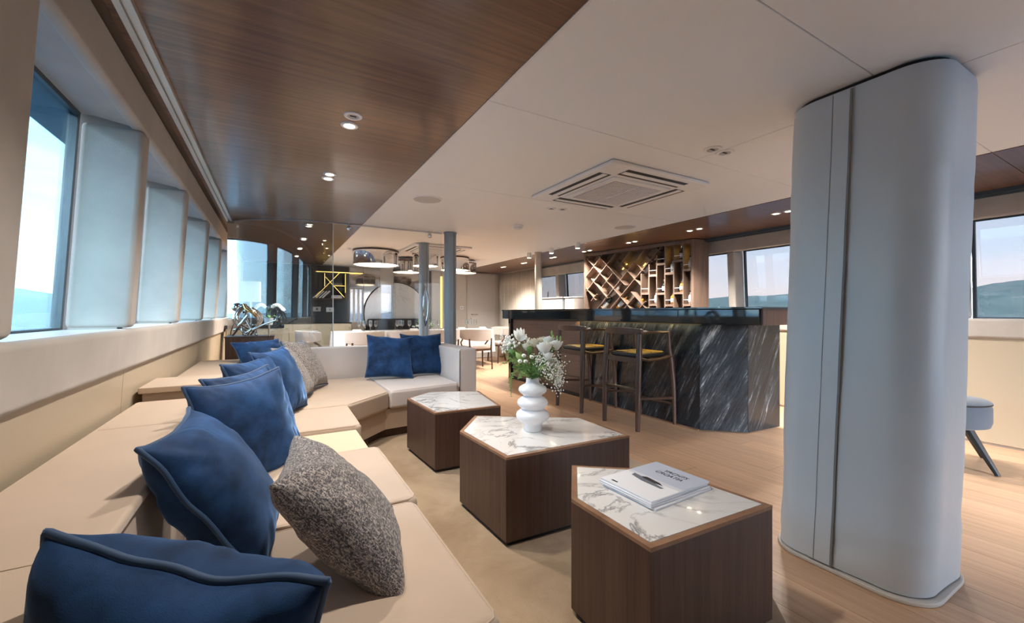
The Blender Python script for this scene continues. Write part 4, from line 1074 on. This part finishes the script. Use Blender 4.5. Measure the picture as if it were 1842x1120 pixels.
for k, (px, py) in enumerate([(265, 378), (320, 380), (303, 325), (380, 338)]):
    p = FP(px, py, .09); t = thing('button_flower', p, 'small white button flower on the left front of the bouquet, %s' % ('leftmost', 'lower middle', 'uppermost', 'rightmost')[k], 'flower', GF)
    obj('bloom', MB().ball(p, .0125, 12, 8, (1, 1, .85)), petal, t, smooth=True, angle=180)
    obj('eye', MB().ball(p+FT*.009, .005, 8, 5), leaf_l, t, smooth=True, angle=180)
    obj('stem', stem(MB(), p-Vector((0, 0, .01)), .0015), leaf_m, t, smooth=True)
# lily
p = FP(265, 190, .03); t = thing('lily', p, 'open white lily standing at the top left of the bouquet', 'flower', GF)
obj('stem', stem(MB(), p), leaf_m, t, smooth=True)
for k, (ax_, up) in enumerate([(-.55, .85), (-.25, 1.0), (.10, 1.05), (.38, .95), (.62, .55), (-.1, .75)]):
    tip = p+FR*(ax_*.062)+Vector((0, 0, up*.072))+FT*(.02 if k in (5, 4) else -.01)
    vs = []; n = 8
    d_ = tip-p; sd = d_.cross(FT).normalized()
    for i in range(n+1):
        v = i/n; w = .013*math.sin(PI*min(1, v*.92+.06))**.8; cpt = p+d_*v+FT*(.012*math.sin(v*PI))
        vs += [cpt-sd*w+FT*.003, cpt, cpt+sd*w+FT*.003]
    fs = [(i*3+j, i*3+j+1, (i+1)*3+j+1, (i+1)*3+j) for i in range(n) for j in range(2)]
    obj('petal', MB().add(vs, fs), petal, t, smooth=True, angle=180)
# bud sprig right
for k, (px, py) in enumerate([(590, 120), (600, 160), (640, 170), (672, 170)]):
    p = FP(px, py, -.01+.01*k); t = thing('green_bud', p, 'pale green closed bud at the upper right of the bouquet, %s' % ('topmost', 'second from the top', 'third from the top', 'rightmost')[k], 'bud', GF)
    obj('bud', MB().ball(p, .009, 8, 6, (.7, .7, 2.0)), leaf_l, t, smooth=True, angle=180)
    obj('stem', stem(MB(), p-Vector((0, 0, .015)), .0015), leaf_m, t, smooth=True)
rg = random.Random(5)
def spray(name, label, cnt, fx, r, m):
    mb = MB(); sm = MB()
    for k in range(cnt):
        px, py, dp = fx(); p = FP(px, py, dp); mb.ball(p, r*rg.uniform(.7, 1.15), 6, 4)
        if k % 3 == 0: sm.tube([VTOP+Vector((0, 0, .03)), VTOP.lerp(p, .6)+Vector((0, 0, .03)), p], .0006, 3)
    o = obj(name, mb, m, smooth=True, angle=180, base=(vx, vy, vz+.3)); tag(o, label, 'flower', None, 'stuff')
    obj('stalks', sm, leaf_l, o)
def f_gyp():
    k = rg.random()
    if k < .55: return rg.gauss(570, 62), rg.gauss(440, 70), rg.uniform(-.03, .10)
    if k < .8: return rg.gauss(645, 28), rg.gauss(540, 70), rg.uniform(0, .08)
    return rg.gauss(460, 40), rg.gauss(400, 45), rg.uniform(.03, .10)
spray('gypsophila_spray', 'cloud of tiny white gypsophila on the right of the bouquet', 780, f_gyp, .0044, petal)
def f_ber():
    return rg.gauss(160, 42), rg.gauss(205, 38), rg.uniform(-.03, .05)
spray('berry_spray', 'round white waxy berries at the left of the bouquet', 64, f_ber, .0082, petal)
def f_sm(): return rg.gauss(345, 14), rg.gauss(185, 16), rg.uniform(0, .04)
spray('blossom_spray', 'small white blossoms beside the lily', 34, f_sm, .0048, petal)
def f_lf(): return rg.gauss(110, 16), rg.gauss(280, 22), rg.uniform(0, .04)
spray('blossom_spray', 'small white blossoms at the far left of the bouquet', 30, f_lf, .0044, petal)
def frond(pts, wd, label, m, seed):
    q = [FP(*p_) for p_ in pts]; t = thing('fern_frond', q[0], label, 'fern', 'fern fronds in the vase')
    path = []
    for i in range(len(q)-1):
        for k in range(6): path.append(q[i].lerp(q[i+1], k/6))
    path.append(q[-1]); obj('stem', MB().tube([VTOP]+path, .0012, 4), m, t)
    mb = MB(); r2 = random.Random(seed); n = len(path)
    for i, p_ in enumerate(path):
        w = wd*math.sin(PI*min(1, .15+.85*i/n))
        for rep in range(5):
            for sgn in (-1, 1):
                d_ = (FR*sgn*r2.uniform(.5, 1)+Vector((0, 0, r2.uniform(-.7, .5)))+FT*r2.uniform(-.6, .6)).normalized()*w*r2.uniform(.4, 1)
                o_ = p_+Vector((r2.uniform(-.006, .006), 0, r2.uniform(-.006, .006))); s2 = d_.cross(FT).normalized()*.0022
                mb.add([o_-s2*.4, o_+d_*.5-s2, o_+d_, o_+d_*.5+s2], [(0, 1, 2, 3)])
    lf = obj('leaflets', mb, m, t); lf['kind'] = 'stuff'
for k, (pts, wd, m) in enumerate([([(350, 520, .03), (250, 400, .06), (130, 340, .04)], .030, leaf_l), ([(350, 530, .04), (270, 440, .09), (200, 430, .09)], .030, leaf_m), ([(340, 540, .05), (220, 470, .08), (170, 560, .08), (180, 720, .07)], .018, leaf_l),
        ([(360, 540, .05), (300, 480, .10), (250, 540, .10)], .026, leaf_l), ([(400, 540, .05), (420, 480, .10), (400, 420, .10)], .030, leaf_m), ([(350, 530, 0), (200, 380, .0), (70, 430, .0)], .016, leaf_l),
        ([(380, 540, .05), (330, 450, .10), (330, 400, .11)], .030, leaf_m), ([(340, 530, -.02), (200, 330, -.03), (120, 270, -.03)], .030, leaf_m), ([(395, 550, .04), (400, 440, .08), (395, 330, .08)], .034, leaf_m), ([(400, 550, .04), (470, 430, .07), (510, 340, .06)], .034, leaf_m), ([(390, 550, .03), (320, 420, .07), (270, 300, .05)], .034, leaf_l)]):
    frond(pts, wd, 'feathery green fern frond in the bouquet, %s' % ('reaching far left', 'in the left middle', 'trailing down over the table', 'hanging low at the vase neck', 'in the right middle', 'thin one at the left edge', 'dark one in the centre', 'behind the berries', 'upright in the middle', 'below the largest rose', 'below the lily')[k], m, k)
def leafy(px, py, dep, ln, ang, label, m):
    p = FP(px, py, dep); t = thing('leaf', p, label, 'leaf', 'broad leaves in the vase')
    d_ = (FR*math.cos(ang)+Vector((0, 0, math.sin(ang)))); sd = d_.cross(FT).normalized(); vs = []; n = 8
    for i in range(n+1):
        v = i/n; w = ln*.20*math.sin(PI*v)**.9; cpt = p+d_*ln*v+FT*(.02*math.sin(v*PI))
        vs += [cpt-sd*w, cpt+FT*.004, cpt+sd*w]
    obj('blade', MB().add(vs, [(i*3+j, i*3+j+1, (i+1)*3+j+1, (i+1)*3+j) for i in range(n) for j in range(2)]), m, t, smooth=True, angle=180)
    obj('stalk', stem(MB(), p, .0014), m, t)
for k, (px, py, dep, ln, ang) in enumerate([(300, 400, .05, .075, 2.2), (250, 330, .03, .07, 2.6), (430, 470, .07, .06, .6), (360, 330, .04, .07, 1.6), (560, 290, .03, .06, .8), (470, 300, .03, .06, 1.2), (230, 260, 0, .06, 2.4), (600, 300, 0, .055, .9)]):
    leafy(px, py, dep, ln, ang, 'broad green leaf in the bouquet, %s' % ('left of the button flowers', 'behind the berries', 'right above the vase neck', 'under the cream rose', 'under the white roses', 'in the middle of the roses', 'at the upper left', 'by the green buds')[k], leaf_m if k % 2 else leaf_l)

# ------------------------------------------------------------------ octopus sculpture
SX, SY_, SZ0 = -.205, 4.66, .882
t = thing('pedestal', (-.19, 4.66, 0), 'dark brown box pedestal behind the sofa corner', 'pedestal')
obj('body', MB().box(-.385, .0, 4.53, 4.79, .03, .872), wood_dark, t, bevel=.002)
obj('top', MB().box(-.39, .005, 4.525, 4.795, .872, .882), wood_dark, t, bevel=.002)
obj('plinth', MB().box(-.37, -.015, 4.545, 4.775, 0, .03), black_matte, t)
def OP(px, py, dep=0): return Vector((SX, SY_, SZ0))+FR*((px-415)*.00058)+Vector((0, 0, (715-py)*.00060))+FT*dep
t = thing('octopus_sculpture', (SX, SY_, SZ0), 'polished metal octopus sculpture standing on the dark pedestal', 'sculpture')
hd = MB(); c0 = OP(222, 268); hd.ball(c0, .046, 18, 12, (1.05, 1, .92)); hd.tube([c0, OP(300, 260), OP(370, 250)], [.040, .028, .022], 12)
obj('head', hd, steel_w, t, smooth=True, angle=180)
obj('eye', MB().ball(OP(410, 345, .075), .011, 10, 8), black_gloss, t, smooth=True)
def curve(pts, n=8):
    out = []
    P_ = [pts[0]]+pts+[pts[-1]]
    for i in range(1, len(P_)-2):
        for k in range(n):
            u = k/n; a, b_, c_, d_ = P_[i-1], P_[i], P_[i+1], P_[i+2]
            out.append(.5*((2*b_)+(c_-a)*u+(2*a-5*b_+4*c_-d_)*u*u+(3*b_-a-3*c_+d_)*u**3))
    out.append(P_[-2]); return out
tent = [[(340, 250, .0), (250, 370, .05), (235, 480, .06), (300, 590, .02), (350, 640, -.02)], [(350, 255, .02), (300, 370, .09), (295, 490, .10), (340, 590, .05)], [(370, 260, .03), (350, 390, .11), (400, 520, .11), (470, 600, .05)],
        [(390, 260, .02), (530, 350, .05), (605, 460, .04), (550, 590, .02), (440, 700, .0)], [(390, 290, .0), (510, 370, -.03), (550, 470, -.05), (500, 600, -.03), (560, 708, .02)], [(500, 390, .09), (400, 540, .12), (300, 640, .09), (215, 705, .06)],
        [(300, 560, .0), (340, 640, .03), (400, 705, .04)], [(190, 628, .02), (300, 600, .02), (420, 600, .0)], [(520, 635, .05), (690, 545, .05), (900, 468, .04)], [(330, 300, -.05), (260, 420, -.09), (330, 560, -.08), (470, 705, -.05)],
        [(400, 280, -.05), (520, 420, -.10), (460, 580, -.08), (250, 705, -.05)], [(500, 600, .04), (470, 650, .05), (445, 705, .05)]]
for k, tp in enumerate(tent):
    pts = curve([OP(*q) for q in tp]); n = len(pts)
    r0 = .016 if k != 8 else .011
    obj('tentacle', MB().tube(pts, [r0*(1-.45*i/n)*(.8 if k in (7, 11) else 1) for i in range(n)], 9), steel_w, t, smooth=True, angle=180)
obj('tentacle', MB().tube(curve([OP(365, 225, .03), OP(450, 300, .07), OP(545, 360, .06), OP(590, 420, .05)]), [.013]*24+[.008], 9), gold, t, smooth=True, angle=180)
obj('support', MB().tube([OP(785, 500, .045), OP(785, 715, .045)], .008, 8).ball(OP(900, 468, .04), .014, 8, 6), steel_w, t, smooth=True)
o = obj('power_cord', MB().tube(curve([OP(285, 318, -.01), OP(190, 470, -.01), OP(110, 640, -.01), OP(85, 800, -.02), OP(50, 1000, -.02), OP(45, 1100, -.02)]), .0035, 6), black_matte, base=tuple(OP(110, 640)), smooth=True)
tag(o, 'thin black cord hanging down from the octopus sculpture', 'cord')

# ------------------------------------------------------------------ dining area
cl_x0, cl_x1, cl_y0, cl_y1 = .92, 4.05, 7.75, 8.62
t = thing('dining_table', (2.5, 8.2, 0), 'long dining table under a white cloth beyond the glass screen', 'table')
obj('tabletop', MB().prism(rrect(cl_x0+.01, cl_x1-.01, cl_y0+.01, cl_y1-.01, .18, 6), .715, .742), wood_dark, t)
for x in (1.5, 3.45): obj('leg', MB().lathe([(.28, 0), (.26, .03), (.07, .06), (.06, .65), (.18, .715)], (x, 8.18, 0), 20), wood_dark, t, smooth=True)
out = []; o1 = rrect(cl_x0, cl_x1, cl_y0, cl_y1, .19, 6)
for i, p_ in enumerate(o1):
    q = o1[(i+1) % len(o1)]; L = math.hypot(q[0]-p_[0], q[1]-p_[1]); k = max(1, int(L/.05))
    for j in range(k): out.append((p_[0]+(q[0]-p_[0])*j/k, p_[1]+(q[1]-p_[1])*j/k))
n = len(out); vs = []; mxx_, myy_ = 2.485, 8.185
for j, z in enumerate((.748, .742, .60, .42, .28)):
    for i, (x, y) in enumerate(out):
        d_ = Vector((x-mxx_, y-myy_)); e = d_.normalized(); w = (.018+.03*(.748-z))*math.sin(i*.9)*(j > 1)+.05*(.748-z)
        vs.append((x+e.x*w, y+e.y*w, z))
vs.append((mxx_, myy_, .748))
fs = [(j*n+i, (j+1)*n+i, (j+1)*n+(i+1) % n, j*n+(i+1) % n) for j in range(4) for i in range(n)]+[(len(vs)-1, i, (i+1) % n) for i in range(n)]
o = obj('tablecloth', MB().add(vs, fs), linen, base=(2.485, 8.185, .748), smooth=True, angle=50); tag(o, 'white cloth draped over the long dining table', 'tablecloth')
def chair(cx, cy, rz, label):
    t = thing('dining_chair', (0, 0, 0), label, 'chair', 'barrel-back dining chairs')
    obj('seat', MB().prism(rrect(-.25, .25, -.22, .24, .10, 5), .40, .465), grey_uph, t, bevel=.02, seg=3)
    obj('seat_frame', MB().prism(rrect(-.235, .235, -.21, .22, .08, 5), .365, .40), wood_stool, t)
    n = 26; vs = []
    for k in range(n+1):
        a = math.radians(180-18+ (180+36)*k/n); cs, sn = math.cos(a), math.sin(a)
        u = abs(2*k/n-1); zlo = .56+.05*u**2; zhi = .785-.02*u**3
        for rad, z in ((.285, zlo), (.325, zlo), (.335, zhi), (.30, zhi)): vs.append((rad*cs*.98, rad*sn*.92+.02, z))
    fs = [(j*4+i, j*4+(i+1) % 4, (j+1)*4+(i+1) % 4, (j+1)*4+i) for j in range(n) for i in range(4)]+[(3, 2, 1, 0), (n*4, n*4+1, n*4+2, n*4+3)]
    obj('backrest', MB().add(vs, fs), grey_uph, t, bevel=.014, seg=2)
    for sx in (-1, 1):
        obj('leg', MB().tube([(sx*.235, -.225, 0), (sx*.225, -.20, .40), (sx*.235, -.195, .60)], [.014, .019, .015], 8), wood_stool, t, smooth=True)
        obj('leg', MB().tube([(sx*.245, .22, 0), (sx*.225, .19, .40)], [.014, .020], 8), wood_stool, t, smooth=True)
        obj('arm_support', MB().tube([(sx*.225, .17, .40), (sx*.285, .10, .52), (sx*.29, -.02, .60)], [.016, .015, .015], 8), wood_stool, t, smooth=True)
    t.location = (cx, cy, 0); t.rotation_euler = (0, 0, rz); return t
c0 = chair(3.45, 7.44, 0, 'grey barrel-back dining chair right of the nearer post, dark legs showing')
for (x, y, rz, lb) in ((2.75, 7.42, 0, 'grey dining chair at the table hidden behind the posts'), (2.05, 7.42, 0, 'grey dining chair seen above the sofa cushions'), (1.35, 7.42, 0, 'grey dining chair seen through the glass beside the cloth corner'),
        (.60, 8.15, -PI/2, 'grey dining chair at the left head of the table'), (4.42, 8.20, PI/2, 'grey dining chair at the right head of the table by the curtain')):
    dup(c0, (x, y, 0), rz, lb)
# glasses
gl_m = glass('wine_glass', (.93, .95, .96), .12)
def wineglass(x, y, z=.748):
    t = thing('wine_glass', (x, y, z), 'clear stemmed wine glass standing on the white dining cloth', 'glass', 'wine glasses on the dining table')
    obj('bowl', MB().lathe([(.004, .085), (.025, .10), (.036, .13), (.034, .17), (.029, .205)], (x, y, z), 14, cap=False), gl_m, t, smooth=True)
    obj('stem', MB().lathe([(.004, .006), (.0035, .085)], (x, y, z), 8), gl_m, t, smooth=True)
    obj('foot', MB().lathe([(.033, 0), (.031, .003), (.005, .007)], (x, y, z), 14), gl_m, t, smooth=True)
    return t
g0 = wineglass(1.35, 8.0)
for (x, y) in ((1.45, 8.06), (1.55, 7.98), (1.66, 8.05), (1.50, 8.35), (1.62, 8.38), (2.05, 8.0), (2.16, 8.06), (2.28, 7.99), (2.2, 8.36), (2.78, 8.0), (2.9, 8.05), (3.5, 8.02), (3.6, 8.08), (3.68, 7.99), (3.62, 8.3)):
    dup(g0, (x, y, .748))
for k, (x, y) in enumerate(((1.30, 7.92), (2.35, 7.93), (3.35, 7.95), (3.85, 8.0))):
    t = thing('folded_napkin', (x, y, .748), 'white folded napkin on the dining cloth, %s from the left' % ORD[k], 'napkin')
    obj('fold', MB().add([(x-.09, y-.06, .749), (x+.09, y-.06, .749), (x+.09, y+.06, .749), (x-.09, y+.06, .749), (x-.07, y, .795), (x+.07, y, .795)], [(0, 1, 5, 4), (2, 3, 4, 5), (0, 4, 3), (1, 2, 5), (3, 2, 1, 0)]), linen, t)
    obj('hem', MB().box(x-.095, x+.095, y-.066, y-.058, .748, .752), linen, t)
# low centrepiece
t = thing('flower_centrepiece', (2.62, 8.12, .748), 'low green and white flower arrangement on the dining table', 'flowers')
obj('bowl', MB().lathe([(.05, 0), (.09, .03), (.10, .06)], (2.62, 8.12, .748), 18), ceramic, t, smooth=True)
rg = random.Random(9); mb = MB(); mf = MB()
for k in range(170):
    a = rg.uniform(0, 2*PI); e = rg.uniform(.05, 1.4); r = rg.uniform(.07, .19)
    p = Vector((2.62+r*math.cos(a)*math.cos(e)*1.25, 8.12+r*math.sin(a)*math.cos(e), .80+r*math.sin(e))); d_ = Vector((rg.uniform(-1, 1), rg.uniform(-1, 1), rg.uniform(-.4, 1))).normalized()*.05
    s2 = d_.orthogonal().normalized()*.014
    if k % 5: mb.add([p, p+d_*.5-s2, p+d_, p+d_*.5+s2], [(0, 1, 2, 3)])
    else: mf.ball(p, .017, 7, 5)
obj('foliage', mb, leaf_l, t)['kind'] = 'stuff'; obj('blossoms', mf, petal, t, smooth=True)['kind'] = 'stuff'
# low cabinet along the far wall and the lit shelf
t = thing('low_cabinet', (.4, 8.95, 0), 'low cream cabinet along the far wall under the dark panel', 'cabinet')
obj('body', MB().box(-.50, 1.34, 8.80, 9.115, .05, .89), cream, t)
obj('plinth', MB().box(-.48, 1.32, 8.84, 9.11, 0, .05), black_matte, t)
obj('worktop', MB().box(-.50, 1.345, 8.775, 9.118, .89, .912), black_gloss, t, bevel=.002)
for k in range(5):
    a = -.49+.366*k; dr = obj('cabinet_door', MB().box(a+.002, a+.362, 8.78, 8.80, .07, .88), cream, t, bevel=.002)
    obj('knob', MB().ball((a+.33, 8.772, .80), .010, 8, 6), chrome, dr, smooth=True)
t = thing('lattice_shelf', (.98, 9.02, 1.37), 'dark wall shelf with crossing diagonal boards edged in yellow light', 'shelf')
yb0, yb1 = 8.95, 9.118
obj('bottom_board', MB().box(.66, 1.26, yb0, yb1, 1.365, 1.385), wood_dark, t)
obj('side_board', MB().box(1.24, 1.26, yb0, yb1, 1.385, 1.90), wood_dark, t)
obj('side_board', MB().box(.86, .88, yb0, yb1, 1.60, 1.90), wood_dark, t)
obj('top_board', MB().box(.70, 1.62, yb0+.08, yb1, 1.92, 1.935), wood_dark, t)
obj('light_strip', MB().box(.72, 1.60, yb0+.08, yb0+.09, 1.906, 1.918), led_y, t)
for (a, b_) in (((.70, 1.40), (1.14, 1.89)), ((1.23, 1.40), (.88, 1.80)), ((1.05, 1.63), (1.24, 1.63))):
    bd = obj('diagonal_board', MB().obox((a[0], (yb0+yb1)/2, a[1]), (b_[0], (yb0+yb1)/2, b_[1]), (0, 1, 0), yb1-yb0, .016), wood_dark, t)
    obj('light_edge', MB().obox((a[0], yb0-.002, a[1]+.006), (b_[0], yb0-.002, b_[1]+.006), (0, 1, 0), .004, .006), led_y, bd)
obj('light_strip', MB().box(.864, .872, yb0-.004, yb0, 1.62, 1.88), led_y, t)
obj('light_strip', MB().box(1.246, 1.252, yb0-.004, yb0, 1.50, 1.88), led_y, t)
GBk = 'books on the lattice shelf'
for k in range(4):
    x = .66+.055*k; t = thing('book', (x, 9.03, 1.386), 'slanting book on the lattice shelf, %s from the left' % ORD[k], 'book', GBk)
    m_ = (book_b, book_w)[k % 2]
    obj('cover', MB().obox((x, 9.03, 1.388), (x+.14, 9.03, 1.528), (0, 1, 0), .12, .026), m_, t)
    obj('pages', MB().obox((x+.003, 9.03, 1.388), (x+.138, 9.03, 1.523), (0, 1, 0), .122, .018), paper_w, t)
for k in range(2):
    z = 1.386+.032*k; t = thing('book', (1.08, 9.03, z), 'flat lying book on the lattice shelf, %s of two' % ('lower', 'upper')[k], 'book', GBk)
    obj('cover', MB().box(.99, 1.19, 8.965, 9.09, z, z+.028), (book_w, book_b)[k], t); obj('pages', MB().box(.993, 1.187, 8.963, 9.088, z+.004, z+.024), paper_w, t)
# round mirror with black rim, its pale reflection given as marble colour
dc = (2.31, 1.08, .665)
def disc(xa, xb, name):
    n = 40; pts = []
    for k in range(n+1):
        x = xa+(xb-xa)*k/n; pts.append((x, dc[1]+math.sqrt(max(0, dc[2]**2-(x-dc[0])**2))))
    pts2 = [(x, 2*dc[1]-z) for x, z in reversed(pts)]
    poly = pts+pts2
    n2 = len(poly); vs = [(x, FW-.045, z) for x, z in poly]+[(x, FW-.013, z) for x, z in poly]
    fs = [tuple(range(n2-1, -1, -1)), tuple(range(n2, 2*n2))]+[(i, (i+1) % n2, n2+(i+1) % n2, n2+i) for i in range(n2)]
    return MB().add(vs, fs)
t = thing('wall_disc', (2.31, FW-.02, 1.08), 'round black-rimmed mirror on the far wall, its pale reflection put into the colour', 'wall panel')
obj('disc_half', disc(dc[0]-dc[2]+.001, 1.978, 'l'), disc_mirror_tone, t); obj('disc_half', disc(2.252, dc[0]+dc[2]-.001, 'r'), disc_mirror_tone, t)
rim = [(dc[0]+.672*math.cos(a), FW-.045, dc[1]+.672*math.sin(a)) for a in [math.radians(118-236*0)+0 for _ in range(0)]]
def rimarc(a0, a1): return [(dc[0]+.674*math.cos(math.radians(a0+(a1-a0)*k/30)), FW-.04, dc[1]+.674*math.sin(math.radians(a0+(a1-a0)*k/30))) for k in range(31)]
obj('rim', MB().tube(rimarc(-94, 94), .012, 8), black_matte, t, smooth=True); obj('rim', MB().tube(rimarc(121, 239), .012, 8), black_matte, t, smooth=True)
# low dark settee and console under the disc
t = thing('black_settee', (2.35, 8.95, 0), 'low black settee back against the far wall below the disc', 'bench')
obj('seat', MB().box(1.70, 2.95, 8.72, 9.09, .12, .45), black_matte, t, bevel=.02)
obj('backrest', MB().box(1.70, 2.95, 8.97, 9.09, .45, .97), black_matte, t, bevel=.03)
for x in (1.78, 2.87): obj('leg', MB().box(x-.02, x+.02, 8.76, 8.80, 0, .12), chrome, t)
# wall plates
for k, (x, z, lb) in enumerate(((3.86, 1.215, 'square white switch plate beside the far door'), (.98, 1.16, 'white double socket on the dark panel under the lattice shelf'), (.74, 1.17, 'grey socket on the dark panel left of the white one'))):
    t = thing('wall_plate', (x, FW-.03, z), lb, 'switch')
    w_ = .045 if k == 0 else .07
    yb = FW-.001 if k == 0 else FW-.031
    obj('plate', MB().box(x-w_, x+w_, yb-.010, yb, z-.045, z+.045), white_plastic if k < 2 else mat_grey, t, bevel=.003)
    obj('rocker', MB().box(x-.018, x+.018, yb-.013, yb-.010, z-.018, z+.018), mat_grey if k < 2 else black_matte, t)
# sideboard with lamp, orchid and a dark reflection built as a vase
t = thing('sideboard', (-.2, 6.4, 0), 'cream sideboard with dark top behind the curved glass', 'sideboard')
obj('body', MB().box(-.52, .10, 6.20, 6.60, .05, .90), cream, t, bevel=.003)
obj('top', MB().box(-.53, .115, 6.19, 6.61, .90, .94), black_gloss, t, bevel=.003)
for k in range(2): obj('door_panel', MB().box(-.51+.305*k, -.51+.305*k+.30, 6.185, 6.20, .07, .88), cream, t, bevel=.002)
t = thing('table_lamp', (-.26, 6.38, .94), 'table lamp with square white shade on the sideboard', 'lamp')
obj('shade', MB().prism(rrect(-.37, -.15, 6.27, 6.49, .02, 3), 1.24, 1.50), shade_m, t)
obj('stem', MB().tube([(-.26, 6.38, .95), (-.26, 6.38, 1.30)], .012, 10), chrome, t, smooth=True)
obj('base', MB().lathe([(.07, 0), (.07, .012), (.015, .02)], (-.26, 6.38, .94), 20), chrome, t, smooth=True)
t = thing('orchid', (-.06, 6.36, .94), 'white orchid sprays in a pot on the sideboard', 'plant')
obj('pot', MB().lathe([(.045, 0), (.06, .09), (.055, .09)], (-.06, 6.36, .94), 18), ceramic, t, smooth=True)
for k, s_ in enumerate((-1, 1)):
    sp = curve([Vector((-.06, 6.36, 1.02)), Vector((-.06+s_*.03, 6.36, 1.16)), Vector((-.06+s_*.10, 6.34, 1.20)), Vector((-.06+s_*.17, 6.33, 1.14))])
    st_ = obj('flower_stem', MB().tube(sp, .003, 5), leaf_m, t)
    for q in sp[10::2]:
        f_ = MB()
        for a in range(5):
            an = 2*PI*a/5; f_.ball((q.x+.014*math.cos(an), q.y-.006, q.z+.014*math.sin(an)), .012, 6, 4, (1, .35, 1))
        obj('bloom', f_, petal, st_, smooth=True)
for k in range(4):
    a = k*1.6; obj('leaf', MB().tube([(-.06, 6.36, 1.02), (-.06+.06*math.cos(a), 6.36+.05*math.sin(a), 1.06), (-.06+.12*math.cos(a), 6.36+.10*math.sin(a), 1.03)], [.006, .018, .004], 6, flat=.3), leaf_m, t, smooth=True)
t = thing('reflection_vase', (.055, 6.45, .94), 'dark round vase shape on the sideboard, added in place of a reflection', 'vase')
obj('body', MB().lathe([(.02, 0), (.045, .03), (.05, .06), (.035, .10), (.02, .115), (.024, .13)], (.055, 6.45, .94), 20), black_gloss, t, smooth=True)
obj('lip', MB().lathe([(.022, .128), (.027, .132), (.022, .136)], (.055, 6.45, .94), 20, cap=False), black_gloss, t, smooth=True)
# curtain
vs = []; n = 150; ya, yb = 9.10, 7.42
for i in range(n+1):
    y = ya+(yb-ya)*i/n; ph = i/n*2*PI*17
    for j in range(9):
        z = .03+(CEIL-.05)*j/8; am = .028*(.7+.5*noise.noise((y*3, z*.6, 2)))
        vs.append((4.85+am*math.sin(ph+.4*noise.noise((y*2, z, 5))), y+.01*math.cos(ph*.5), z))
fs = [(i*9+j, (i+1)*9+j, (i+1)*9+j+1, i*9+j+1) for i in range(n) for j in range(8)]
t = thing('curtain', (4.85, 8.26, 0), 'pleated beige curtain in the far starboard corner', 'curtain')
co = obj('cloth', MB().add(vs, fs), curtain_m, t, smooth=True, angle=180); sd = co.modifiers.new('solid', 'SOLIDIFY'); sd.thickness = .003
obj('track', MB().box(4.82, 4.88, 7.40, 9.13, CEIL-.022, CEIL-.002), alu, t)
